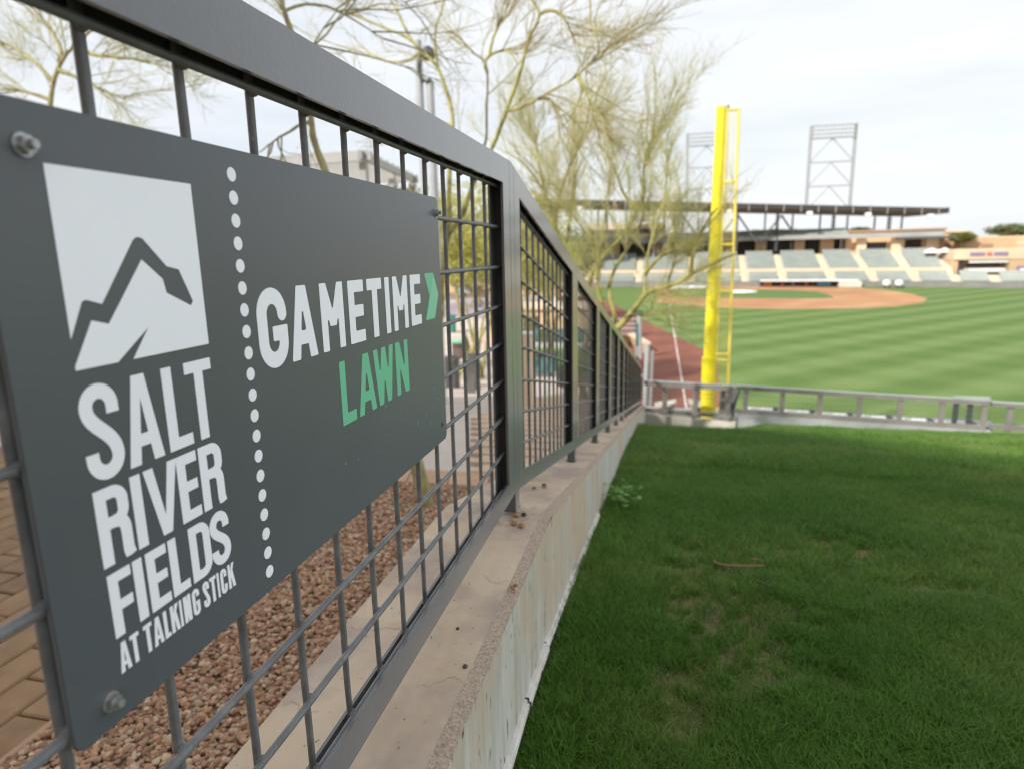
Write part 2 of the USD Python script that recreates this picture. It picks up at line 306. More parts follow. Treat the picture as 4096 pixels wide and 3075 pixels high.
def setting(mb, name, mat, kind='structure', smooth=False, label=None, cat=None):
    p = mb.build(name, mat, None, smooth); return tag(p, label, cat, None, kind)
m = MB(); m.add([(-4000, -4000, -6.9), (4000, -4000, -6.9), (4000, 4000, -6.9), (-4000, 4000, -6.9)], [(0, 1, 2, 3)])
setting(m, 'ground', 'desert')
# berm
xs = np.unique(np.r_[np.arange(-0.288, 5, 0.1), np.arange(5, 12, 0.3), np.arange(12, 58, 1.5)]); ts = np.linspace(0, 1, 150)
X, T = np.meshgrid(xs, ts, indexing='ij'); Y = -14 + T*(line_y(X)-0.10+14)
m = MB(); m.add(*grid(X, Y, berm_z(X, Y))); setting(m, 'berm', 'soil', smooth=True)
# land behind the fence
ys = np.r_[np.arange(-14, 4.1, 0.5), np.arange(4.1, 40, 0.6), 60, 90, 130, 200]
rows = []
for y in ys:
    xr = -0.612 if y < 17 else -0.155*y if y > 20 else -0.612-(0.155*20-0.612)*(y-17)/3
    xx = xr-(xr+90)*np.linspace(0, 1, 12)[::-1]**3
    rows.append([(x, y, left_z(y)-0.02) for x in xx] + [(xr, y, -6.95)])
G = np.array(rows); m = MB(); m.add(*grid(G[:, :, 0], G[:, :, 1], G[:, :, 2])); setting(m, 'plaza', 'plaza_paving')
# gravel bed between the wall and the pavers
m = MB(); gx, gy = np.meshgrid(np.linspace(-1.875, -0.614, 40), np.linspace(-1.5, 3.74, 120), indexing='ij')
m.add(*grid(gx, gy, -1.485+0.03*meshkit.fbm(np.stack([gx*3, gy*3, 0*gx], -1), 3, 2))); setting(m, 'gravel_bed', 'gravel_soil', smooth=True)
m = MB(); m.box(-1.90, -1.872, -1.5, 3.75, -1.56, -1.452, 0.004); m.box(-1.87, -0.616, 3.745, 3.77, -1.56, -1.452, 0.004); m.build('garden_edging', 'adobe_dark', None)
tag(stage.GetPrimAtPath('/World/garden_edging'), 'thin brown edging strip between the gravel bed and the pavers', 'edging')

# field
def sheet(name, poly, z, mat, **k):
    mb = MB(); v, f = trimesh.creation.triangulate_polygon(poly, engine='earcut'); mb.add(np.c_[v, np.full(len(v), z)], f)
    return setting(mb, name, mat, **k)
sheet('field', Polygon([(-70, 16.0), (-0.2, 16.2), (7, 14.9), (20, 12.8), (60, -14), (120, 10), (120, 150), (-70, 150)]), FIELD, 'field_turf')
trk = [(-30, 160), (-14, 112), (-5.6, 82), (-3.69, 72.4), (-1.83, 63.9), (-0.07, 56.9), (1.31, 50.4), (2.36, 46.1), (2.95, 43.5), (3.4, 38), (3.05, 34.0), (3.02, 29), (3.0, 20), (3.0, 16.1), (2.6, 15.5), (1.8, 15.7), (-0.4, 16.3), (-3, 17), (-60, 17), (-60, 160)]
sheet('warning_track', Polygon(trk), FIELD+0.004, 'track')
sheet('bullpen_lawn', Polygon([(-7, 46), (-2.9, 44.0), (-2.1, 44.3), (-1.5, 39.4), (-1.55, 35.6), (-2.1, 33.5), (-7, 32)]), FIELD+0.008, 'lawn_bright')
arc = [(-0.3, 84.0), (2.4, 81.0), (5.1, 78.2), (8.2, 75.9), (12.5, 74.4), (17.5, 74.6), (21.0, 75.5), (25.2, 77.7), (29.3, 82.4), (32.1, 88.3), (33.7, 97.4), (33.4, 108.9), (30.4, 115.0), (23.3, 118.3), (10, 121.5), (4.5, 124), (0, 124), (-2, 121), (-1.0, 117), (-0.45, 114)]
sheet('infield', Polygon(arc).buffer(0.8).buffer(-0.8), FIELD+0.008, 'infield_dirt')
ig = Polygon([(1.75, 95.2), (6.1, 93.8), (10.3, 91.9), (15.8, 90.5), (20.4, 90.1), (22.3, 91.3), (23.0, 97), (23.0, 104.5), (21.5, 107.2), (14, 111.5), (6.5, 115.5), (4.2, 117.0), (1.9, 113.5)])
sheet('infield_grass', ig.buffer(0.6).buffer(-0.6), FIELD+0.012, 'infield_turf')
sheet('foul_line', sbox(1.17, 18.5, 1.26, 82.0).union(sbox(1.13, 49.8, 1.32, 51.0)), FIELD+0.012, 'chalk')
def tarp(x, y, r, label):
    pr = [(0.001, 0.0), (r, 0.0), (r, 0.05), (r*0.96, 0.10), (r*0.55, 0.24), (r*0.2, 0.27), (0.001, 0.27)]
    t = lathe(pr, 40); v = np.array(t.vertices); v[:, 2] += 0.05*(meshkit.fbm(v*np.array([1.3, 1.3, 0])+np.array([x, y, 0]), 3, 3)-0.5)*(v[:, 2] > 0.03)
    th = thing('infield_tarp', label, 'tarp', (x, y, FIELD+0.02)); mb = MB(); mb.add(v, t.faces); mb.build('tarp_sheet', 'tarp', th, smooth=50)
    for k in range(10):
        a = k*2*math.pi/10; w = MB(); w.box(r*math.cos(a)*0.97-0.15, r*math.cos(a)*0.97+0.15, r*math.sin(a)*0.97-0.10, r*math.sin(a)*0.97+0.10, 0.05, 0.18, 0.02)
        w.build('sandbag', 'white_paint', th)
tarp(12.0, 105.0, 2.5, 'round white tarp over the pitching mound right of the yellow pole')
tarp(4.4, 119.5, 3.6, 'round white tarp over home plate behind the green tree branch')

# ------------------------------------------------------------------ pavers behind the gravel
pav = MB(); pav.add([(-5.6, -1.5, -1.512), (-1.90, -1.5, -1.512), (-1.90, 4.1, -1.512), (-5.6, 4.1, -1.512)], [(0, 1, 2, 3)])
pav.add([(-1.90, 3.77, -1.512), (-0.62, 3.77, -1.512), (-0.62, 4.1, -1.512), (-1.90, 4.1, -1.512)], [(0, 1, 2, 3)])
pav.build('paver_walkway', 'joint_sand'); walk = stage.GetPrimAtPath('/World/paver_walkway'); tag(walk, kind='structure')
def paver(x0, x1, y0, y1, mat, z0=-1.53, z1=-1.47, skew=0.0):
    mb = MB(); h = 0.004 + 0.004*rng.random(); dz = 0.003*(rng.random()-0.5)
    mb.box(x0+h, x1-h, y0+h, y1-h, z0, z1+dz, 0.006)
    if skew:
        v = mb.v[0]; v[:, 0] -= skew*(v[:, 1]-y0)
    mb.build('paver', mat, walk)
r2 = np.random.default_rng(3)
x = -1.905
for k, w in enumerate([0.155]*23):
    y = 0.18 + 0.32*int(0.62*0.155*k/0.32+1.0) + (0.16 if k % 2 else 0.0)
    while y < 4.0:
        L = 0.32; paver(x-w, x, y, min(y+L, 4.08), 'paver_brown'); y += L
    x -= w
x = -1.90
while x < -0.66:
    paver(x, min(x+0.285, -0.63), 3.775, 4.07, 'paver_border', skew=0.22); x += 0.285
# stepped tan slabs going down beside the fence
y = 4.10
for k in range(22):
    d = 0.42 + 0.03*k; z0, z1 = left_z(y), left_z(y+d); mb = MB()
    xa, xb = -1.27-0.30*(y-4.1), -0.62-0.012*(y-4.1)
    xa = max(xa, -2.6)
    mb.add([(xa, y+0.02, z0+0.015), (xb, y+0.02, z0+0.015), (xb, y+d-0.02, z1+0.015), (xa, y+d-0.02, z1+0.015), (xa, y+0.02, z0-0.1), (xb, y+0.02, z0-0.1), (xb, y+d-0.02, z1-0.1), (xa, y+d-0.02, z1-0.1)],
           [(0, 1, 2, 3), (0, 4, 5, 1), (1, 5, 6, 2), (2, 6, 7, 3), (3, 7, 4, 0)])
    mb.build('paver', 'paver_tan', walk); y += d
# gravel stones
protos = []
inst = UsdGeom.PointInstancer.Define(stage, '/World/gravel')
for k in range(8):
    s = trimesh.creation.icosphere(1, 1.0); v = np.array(s.vertices)
    v = v*(0.72+0.55*meshkit.noise(v*1.7+k*7.3, k)[:, None]); v = v*np.array([1.0, 0.72+0.2*(k % 3)/2, 0.55])
    v[:, :] = np.sign(v)*np.minimum(np.abs(v), 0.86-0.05*(k % 4))
    pp = '/World/gravel/forms/stone_%03d' % k
    usdkit.mesh(stage, pp, (v*0.0100, s.faces), MAT['stone_' + ['tan', 'cream', 'brown', 'rose'][k % 4]], 35); protos.append(pp)
N = 34000
r3 = np.random.default_rng(11)
px = r3.uniform(-1.865, -0.625, N); py = r3.uniform(0.2, 3.73, N); pz = -1.478+0.03*meshkit.fbm(np.stack([px*3, py*3, 0*px], -1), 3, 2)+r3.uniform(-0.004, 0.012, N)
def quats(r, n, tilt):
    az = r.uniform(0, 2*np.pi, n); t = r.normal(0, tilt, n); ax = r.uniform(0, 2*np.pi, n)
    q1 = np.stack([np.cos(az/2), 0*az, 0*az, np.sin(az/2)], 1); q2 = np.stack([np.cos(t/2), np.sin(t/2)*np.cos(ax), np.sin(t/2)*np.sin(ax), 0*t], 1)
    w1, x1, y1, z1 = q2.T; w2, x2, y2, z2 = q1.T
    return np.stack([w1*w2-x1*x2-y1*y2-z1*z2, w1*x2+x1*w2+y1*z2-z1*y2, w1*y2-x1*z2+y1*w2+z1*x2, w1*z2+x1*y2-y1*x2+z1*w2], 1)
def fill(inst, protos, P, Q, Sc, I):
    inst.CreatePrototypesRel().SetTargets(protos)
    inst.CreatePositionsAttr(Vt.Vec3fArray.FromNumpy(P.astype(np.float32)))
    inst.CreateProtoIndicesAttr(Vt.IntArray.FromNumpy(I.astype(np.int32)))
    inst.CreateOrientationsAttr(Vt.QuathArray([Gf.Quath(float(a), float(b), float(c), float(d)) for a, b, c, d in Q]))
    inst.CreateScalesAttr(Vt.Vec3fArray.FromNumpy(Sc.astype(np.float32)))
sc = r3.lognormal(0, 0.25, N).clip(0.5, 1.7)
fill(inst, protos, np.stack([px, py, pz], 1), quats(r3, N, 0.5), np.repeat(sc[:, None], 3, 1), r3.integers(0, 8, N))
tag(inst.GetPrim(), 'reddish tan gravel stones in the bed behind the mesh fence', 'gravel', None, 'stuff')

# ------------------------------------------------------------------ grass on the berm
ginst = UsdGeom.PointInstancer.Define(stage, '/World/grass')
gp = []
r4 = np.random.default_rng(21)
def tuft(n, hmin, hmax, w, lean, spread):
    V, Fc = [], []
    for k in range(n):
        h = r4.uniform(hmin, hmax); a = r4.uniform(0, 2*np.pi); b = r4.uniform(0, 2*np.pi); l = abs(r4.normal(0, lean))+0.15
        o = np.array([r4.normal(0, spread), r4.normal(0, spread), 0]); d = np.array([np.cos(a), np.sin(a), 0]); wd = np.array([np.cos(b), np.sin(b), 0])*w/2
        base = len(V)
        for t, ww in ((0, 1.0), (0.4, 0.95), (0.75, 0.6)):
            c = o + d*h*l*t*t + np.array([0, 0, h*(t-0.25*l*t*t)])
            V += [c-wd*ww, c+wd*ww]
        V.append(o + d*h*l*1.1 + np.array([0, 0, h*(1-0.3*l)]))
        Fc += [(base, base+1, base+3), (base, base+3, base+2), (base+2, base+3, base+5), (base+2, base+5, base+4), (base+4, base+5, base+6)]
    return np.array(V), np.array(Fc)
for k, (n, h0, h1, w, ln, sp, mt) in enumerate(((16, 0.025, 0.060, 0.0026, 0.45, 0.014, 'grass_deep'), (14, 0.030, 0.070, 0.0028, 0.55, 0.016, 'grass_deep'), (14, 0.022, 0.055, 0.0026, 0.5, 0.015, 'grass_mid'),
                                               (12, 0.012, 0.030, 0.0024, 0.9, 0.018, 'grass_dry'), (16, 0.03, 0.055, 0.0024, 0.7, 0.016, 'grass_mid'))):
    v, f = tuft(n, h0, h1, w, ln, sp); pp = '/World/grass/forms/tuft_%03d' % k; usdkit.mesh(stage, pp, (v, f), MAT[mt]); gp.append(pp)
Pg, Sg, Ig = [], [], []
BARE = [(.13, 2.80, .10, .24), (.14, 2.40, .11, .32), (.19, 2.10, .12, .38), (.24, 1.84, .12, .40), (.29, 1.68, .11, .38), (-.16, 1.58, .06, .32), (.12, 1.49, .10, .34), (.06, 1.38, .08, .36), (.47, 1.66, .09, .26), (-.05, 1.48, .06, .30), (.51, 1.90, .12, .24), (.03, 1.99, .08, .28), (.80, 5.3, .3, .14), (.36, 1.28, .14, .24), (.85, 2.4, .2, .14), (.7, 1.45, .14, .2), (-.10, 1.2, .07, .26)]
def scatter(n, x0, x1, y0, y1, size, thin=True):
    x = r4.uniform(x0, x1, n); y = r4.uniform(y0, y1, n)
    ok = (y < line_y(x)-0.12) & (x > -0.264) & (x < 0.62*y+0.9); x, y = x[ok], y[ok]
    P3 = np.stack([x, y, 0*x], -1)
    bare = meshkit.fbm(P3*2.3, 4, 31) - 0.20*np.exp(-((x+0.28)/0.11)**2)
    for bx_, by_, bs, bk in BARE: bare = bare + 0.76*bk*np.exp(-((x-bx_)/(1.5*bs))**2-((y-by_)/(bs*2.4))**2)
    bare = bare + 0.85*(meshkit.fbm(P3*15, 3, 8)-0.5)*np.clip((bare-0.50)*5, 0.12, 1)
    keep = r4.random(len(x)) > np.clip((bare-0.60)*2.6, 0, 0.78) if thin else np.ones(len(x), bool)
    x, y, bare = x[keep], y[keep], bare[keep]
    s = size*r4.uniform(0.75, 1.25, len(x))*(1.15-0.55*np.clip(bare-0.5, 0, 0.7))
    lush = meshkit.fbm(np.stack([x*1.1, y*1.1, 0*x], -1), 3, 47)
    idx = np.where(r4.random(len(x)) < np.clip((bare-0.54)*1.6, 0.03, 0.52), 3, np.where(lush+0.3*(r4.random(len(x))-0.5) > 0.47, r4.choice([2, 4], len(x)), r4.choice([0, 1], len(x))))
    Pg.append(np.stack([x, y, berm_z(x, y)-0.004], 1)); Sg.append(np.stack([s, s, s*np.where(x < -0.16, 1.1, 1.0)*np.interp(y, [0, 4.6, 9, 16], [1, 1, 0.7, 0.38])], 1)); Ig.append(idx)
scatter(48000, -0.280, 2.0, 0.75, 2.4, 0.80)
scatter(38000, -0.280, 3.6, 2.4, 5.0, 1.0)
scatter(26000, -0.280, 6.0, 5.0, 9.0, 1.6)
scatter(22000, -0.280, 10.5, 9.0, 16.2, 2.2)
Pg, Sg, Ig = np.vstack(Pg), np.vstack(Sg), np.concatenate(Ig)
fill(ginst, gp, Pg, quats(r4, len(Pg), 0.12), Sg, Ig)
tag(ginst.GetPrim(), 'dark green lawn grass with thin brown patches on the berm', 'grass', None, 'stuff')

# ================================================================== CONCRETE WALL UNDER THE FENCE
WY = np.array([-3.0, 1.70, 16.3]); WZ = np.array([-0.73, -0.73, -3.85])
def wall_z(y): return np.interp(y, WY, WZ)
wall = thing('retaining_wall', 'long tan concrete retaining wall with chipped edge carrying the mesh fence', 'wall')
def strip(xa, za, xb, zb, ya, yb, n, m_, mat, name, rough=0.0, seed=0, parent=wall, smooth=True, label=None):
    yy = np.linspace(ya, yb, n); tt = np.linspace(0, 1, m_)
    Yg, Tg = np.meshgrid(yy, tt, indexing='ij'); Xg = xa + (xb-xa)*Tg
    Zg = wall_z(Yg) + za + (zb-za)*Tg
    if rough:
        nz = meshkit.fbm(np.stack([Xg*38, Yg*38, Zg*38], -1), 4, seed)-0.5
        Xg = Xg + rough*nz*np.sin(np.pi*np.clip(Tg, 0.02, 0.98))**0.5; Zg = Zg + 0.7*rough*nz
    mb = MB(); mb.add(*grid(Xg, Yg, Zg)); return mb.build(name, mat, parent, smooth, label=label)
strip(-0.612, -1.2, -0.612, -0.008, -3, 16.3, 60, 2, 'concrete_face', 'back_face')
strip(-0.612, -0.008, -0.605, 0.0, -3, 16.3, 400, 2, 'concrete_edge', 'back_arris')
strip(-0.605, 0.0, -0.3145, 0.0, -3, 16.3, 300, 16, 'concrete_top', 'wall_top')
strip(-0.3145, 0.0, -0.2872, -0.010, 0.3, 5.0, 1500, 10, 'concrete_edge', 'chipped_edge', 0.006, 3, label='rough chipped edge with bare aggregate')
strip(-0.3145, 0.0, -0.2872, -0.010, 5.0, 16.3, 400, 6, 'concrete_edge', 'chipped_edge', 0.005, 4)
strip(-0.3145, 0.0, -0.2872, -0.010, -3.0, 0.3, 100, 4, 'concrete_edge', 'chipped_edge', 0.006, 4)
for ya, yb in ((-3.0, 2.876), (2.884, 3.137), (3.146, 7.5), (7.512, 12.0), (12.012, 16.3)):
    strip(-0.2871, -0.0098, -0.2855, -1.3, ya, yb, max(4, int((yb-ya)*10)), 5, 'concrete_face', 'wall_face')
mb = MB(); mb.add([(-0.2985, -3, -2.2), (-0.2985, 16.3, -5.6), (-0.2985, 16.3, -3.83), (-0.2985, 1.7, -0.76), (-0.2985, -3, -0.76)], [(0, 1, 2), (0, 2, 3), (0, 3, 4)]); mb.build('wall_core', 'dark_gap', wall)
# thin cracks across the top
for k, (y0, x0, x1) in enumerate(((0.93, -0.385, -0.318), (1.07, -0.60, -0.46), (1.33, -0.385, -0.318), (1.53, -0.385, -0.345), (0.84, -0.60, -0.53), (1.66, -0.375, -0.318))):
    rr = np.random.default_rng(60+k); n = 26; xx = np.linspace(x0, x1, n); yy = y0 + np.cumsum(rr.normal(0, 0.004, n)); w = 0.0003 + 0.0004*rr.random(n)
    mb = MB(); zz = wall_z(yy)+0.0012
    V = np.concatenate([np.stack([xx, yy-w, zz], 1), np.stack([xx, yy+w, zz], 1)]); mb.add(V, [(i, i+1, n+i+1, n+i) for i in range(n-1)]); mb.build('crack', 'adobe_dark', wall)
# loose white strip at the foot of the face, with a dark gap below it
tr = thing('trim_strip', 'peeling white strip along the foot of the concrete wall', 'trim strip')
rr = np.random.default_rng(5)
def foot(y): return np.interp(y, [0.3, 1.11, 1.32, 1.57, 1.70, 2.22, 3.15], [-1.035, -1.037, -1.036, -1.058, -1.082, -1.166, -1.335])
for ya, yb, off in ((0.35, 1.30, 0.0), (1.308, 1.56, 0.004), (1.565, 2.05, 0.0), (2.055, 2.60, 0.003), (2.605, 3.16, 0.0)):
    yy = np.linspace(ya, yb, 40); wob = np.cumsum(rr.normal(0, 0.0012, 40)); wob -= np.linspace(0, wob[-1], 40); mb = MB()
    zb = foot(yy)+wob; th = 0.010+0.004*rr.random(40)
    for x0, x1, dz, h in ((-0.2862, -0.2790, 0.0, 0.011), (-0.2790, -0.2740, -0.007, 0.008)):
        ring = [np.stack([np.full(40, x0), yy, zb+dz+h], 1), np.stack([np.full(40, x1)+off+wob*0.5, yy, zb+dz+h*0.9], 1), np.stack([np.full(40, x1)+off+wob*0.5, yy, zb+dz-h*0.5], 1), np.stack([np.full(40, x0), yy, zb+dz-h*0.6], 1)]
        V = np.stack(ring, 1); i = np.arange(160).reshape(40, 4)
        f = np.stack([i[:-1], np.roll(i, -1, 1)[:-1], np.roll(i, -1, 1)[1:], i[1:]], -1).reshape(-1, 4); mb.add(V.reshape(-1, 3), f)
    mb.build('strip_piece', 'white_trim', tr)
mb = MB()
for y0, y1 in ((1.44, 1.76), (1.98, 2.06)):
    yy = np.linspace(y0, y1, 24); a = -0.270-0.006*rr.random(24)
    V = np.concatenate([np.stack([a, yy, foot(yy)-0.012], 1), np.stack([a-0.006, yy, foot(yy)-0.085], 1)]); mb.add(V, [(i, i+1, 25+i, 24+i) for i in range(23)])
mb.build('torn_membrane', 'dark_gap', tr)

# ================================================================== MESH FENCE
fence = thing('mesh_fence', 'dark grey welded mesh fence with wide flat rails along the concrete wall', 'fence')
SL = -0.2125
XF0, XF1 = -0.3925, -0.3860       # front flange
XB0, XB1 = -0.4310, -0.4260       # back flange
XH, XV, RW = -0.4112, -0.4200, 0.0045
POSTS = [1.712, 3.03, 4.22, 5.35, 6.48, 7.54, 8.56, 9.50, 10.4, 11.3, 12.2, 13.1, 14.0, 15.0, 16.05]
S0, SV, Z0, HP = 0.32515, 0.10263, 0.17155, 0.1016
TOPT, TOPB, BOTT, BOTB = 0.237, 0.176, -0.614, -0.664
def panel_frame(y0, y1, yin0, yin1, z_at, parent):
    """U-shaped frame, open inwards: flat flanges front and back, a web round the outside. z_at(y) shifts heights along the slope"""
    fr = MB()
    outer = Polygon([(y0, TOPT+z_at(y0)), (y1, TOPT+z_at(y1)), (y1, BOTB+z_at(y1)), (y0, BOTB+z_at(y0))])
    inner = Polygon([(yin0, TOPB+z_at(yin0)), (yin1, TOPB+z_at(yin1)), (yin1, BOTT+z_at(yin1)), (yin0, BOTT+z_at(yin0))])
    ring = outer.difference(inner)
    return fr, outer, inner, ring
def rounded_plate(poly, x0, x1, c=0.0012):
    a = MB(); a.prism_yz(poly, x0, x1-c); p2 = poly.buffer(-c, join_style=2); a.prism_yz(p2, x1-c+1e-5, x1); return a
r5 = np.random.default_rng(9)
for k in range(len(POSTS)):
    if k == 0:
        ya, yb, yi0, yi1 = -1.20, 1.6822, -1.13, 1.613; za = lambda y: 0.0
    else:
        p0, p1 = POSTS[k-1], POSTS[k]; ya, yb = p0+0.0240, p1-0.0240; yi0, yi1 = p0+0.092, p1-0.092
        za = lambda y: SL*(y-1.70)
    fr, outer, inner, ring = panel_frame(ya, yb, yi0, yi1, za, fence)
    fr.prism_yz(ring, XF0, XF1)
    bi = Polygon([(yi0-0.02, TOPB+0.003+za(yi0-.02)), (yi1+0.02, TOPB+0.003+za(yi1+.02)), (yi1+0.02, BOTT-0.032+za(yi1+.02)), (yi0-0.02, BOTT-0.032+za(yi0-.02))])
    fr.prism_yz(outer.difference(bi), XB0, XB1)
    frame = fr.build('panel_frame', 'fence_paint', fence)
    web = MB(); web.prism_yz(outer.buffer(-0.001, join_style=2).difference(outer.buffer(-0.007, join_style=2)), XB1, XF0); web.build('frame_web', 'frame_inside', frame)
    single = k <= 2
    ycs = S0 + SV*np.arange(-14, 13) if k == 0 else np.arange(yi0+0.055, yi1-0.01, SV)
    bulk = MB()
    for y in ycs:
        if not (ya+0.01 < y < yb-0.01): continue
        zt, zb = TOPT-0.012+za(y), BOTB+0.012+za(y)
        n = 14 if single else 2
        zz = np.linspace(zb, zt, n); pts = np.stack([XV+0.0003*r5.normal(0, 1, n), y+0.0004*r5.normal(0, 1, n), zz], 1)
        w = MB(); w.tube(pts, RW*(1+0.03*r5.normal(0, 1, n)) if single else RW, 8 if single else 5)
        if single: w.build('wire', 'wire_paint', frame, smooth=60)
        else: bulk.v += [v for v in w.v]; bulk.f += [f + bulk.n for f in w.f]; bulk.n += w.n
    for h in range(9):
        zc = lambda y: Z0-h*HP+za(y)
        n = 30 if single else 2
        yy = np.linspace(ya+0.012, yb-0.012, n); pts = np.stack([np.full(n, XH)+0.0003*r5.normal(0, 1, n)*single, yy, np.array([zc(y) for y in yy])+0.0003*r5.normal(0, 1, n)*single], 1)
        w = MB(); w.tube(pts, RW*(1+0.03*r5.normal(0, 1, n)) if single else RW, 8 if single else 5)
        if k < 2:
            for y in ycs:
                if ya+0.01 < y < yb-0.01:
                    s = trimesh.creation.icosphere(1, 1.0); v = np.array(s.vertices)*np.array([0.0052, 0.0058+0.001*r5.random(), 0.0056+0.0012*r5.random()])
                    w.add(v+np.array([XH-0.0035, y, zc(y)-0.0005]), s.faces)
        if single: w.build('wire', 'wire_paint', frame, smooth=60)
        else: bulk.v += [v for v in w.v]; bulk.f += [f + bulk.n for f in w.f]; bulk.n += w.n
    if not single: tag(bulk.build('wire_mesh', 'wire_paint', frame), kind='stuff')
for k, p in enumerate(POSTS):
    za = (lambda y: 0.0) if k == 0 else (lambda y: SL*(y-1.70))
    mb = MB(); top = TOPT+SL*(p-1.70) if k else TOPT
    foot_z = wall_z(p)
    h2 = 0.0250 if k == 0 else 0.0205
    # front plate of the post, joined to its neighbours by welds so that only slits show
    body = Polygon([(p-h2, foot_z), (p+h2, foot_z), (p+h2, top-0.002+SL*h2), (p, top), (p-h2, top - (0 if k == 0 else SL*h2))])
    mb.prism_yz(body, XB1+0.002, XF1-0.0003)
    zb0 = BOTB+za(p)
    for s in (-1, 1):
        for t0, t1 in ((0.90, 1.0), (0.47, 0.53), (0.0, 0.10)):
            a = zb0+(top-zb0)*t0+s*0.012; b = min(zb0+(top-zb0)*t1+s*0.012, top-0.003)
            if t0 == 0.0: a = zb0+0.002
            if t1 == 1.0: b = top-0.002-(0.0 if k == 0 and s < 0 else -SL*h2*s)
            mb.box(XF0, XF1-0.0006, p+s*h2-0.005, p+s*h2+0.005, a, b)
    post = mb.build('post', 'fence_paint', fence)
    mb = MB(); mb.box(-0.438, -0.380, p-0.030, p+0.030, foot_z+SL*0.0-0.002, foot_z+0.007, 0.002); mb.build('base_plate', 'zinc' if k == 0 else 'fence_paint', post)
# gussets where the level panel meets the sloping one
# ================================================================== SIGN
sign = thing('sign', 'dark slate sign with white and green lettering bolted to the mesh fence', 'sign')
XS0, XS1 = -0.4048, -0.4014
plate = Polygon([(0.318, -0.350), (1.157, -0.350), (1.157, 0.104), (0.318, 0.104)]).buffer(-0.012).buffer(0.012, quad_segs=8)
hole = Point(1.131, -0.318).buffer(0.0042, quad_segs=6)
mb = MB(); mb.prism_yz(plate.difference(hole), XS0, XS1-0.0006); mb.prism_yz(plate.buffer(-0.0007).difference(hole.buffer(0.0005)), XS1-0.0006+1e-5, XS1)
board = mb.build('board', 'sign_slate', sign)
def flat(name, poly, mat, x=XS1, t=0.00035, parent=sign, label=None):
    mb = MB(); mb.prism_yz(poly, x+0.00002, x+t); return mb.build(name, mat, parent, label=label)
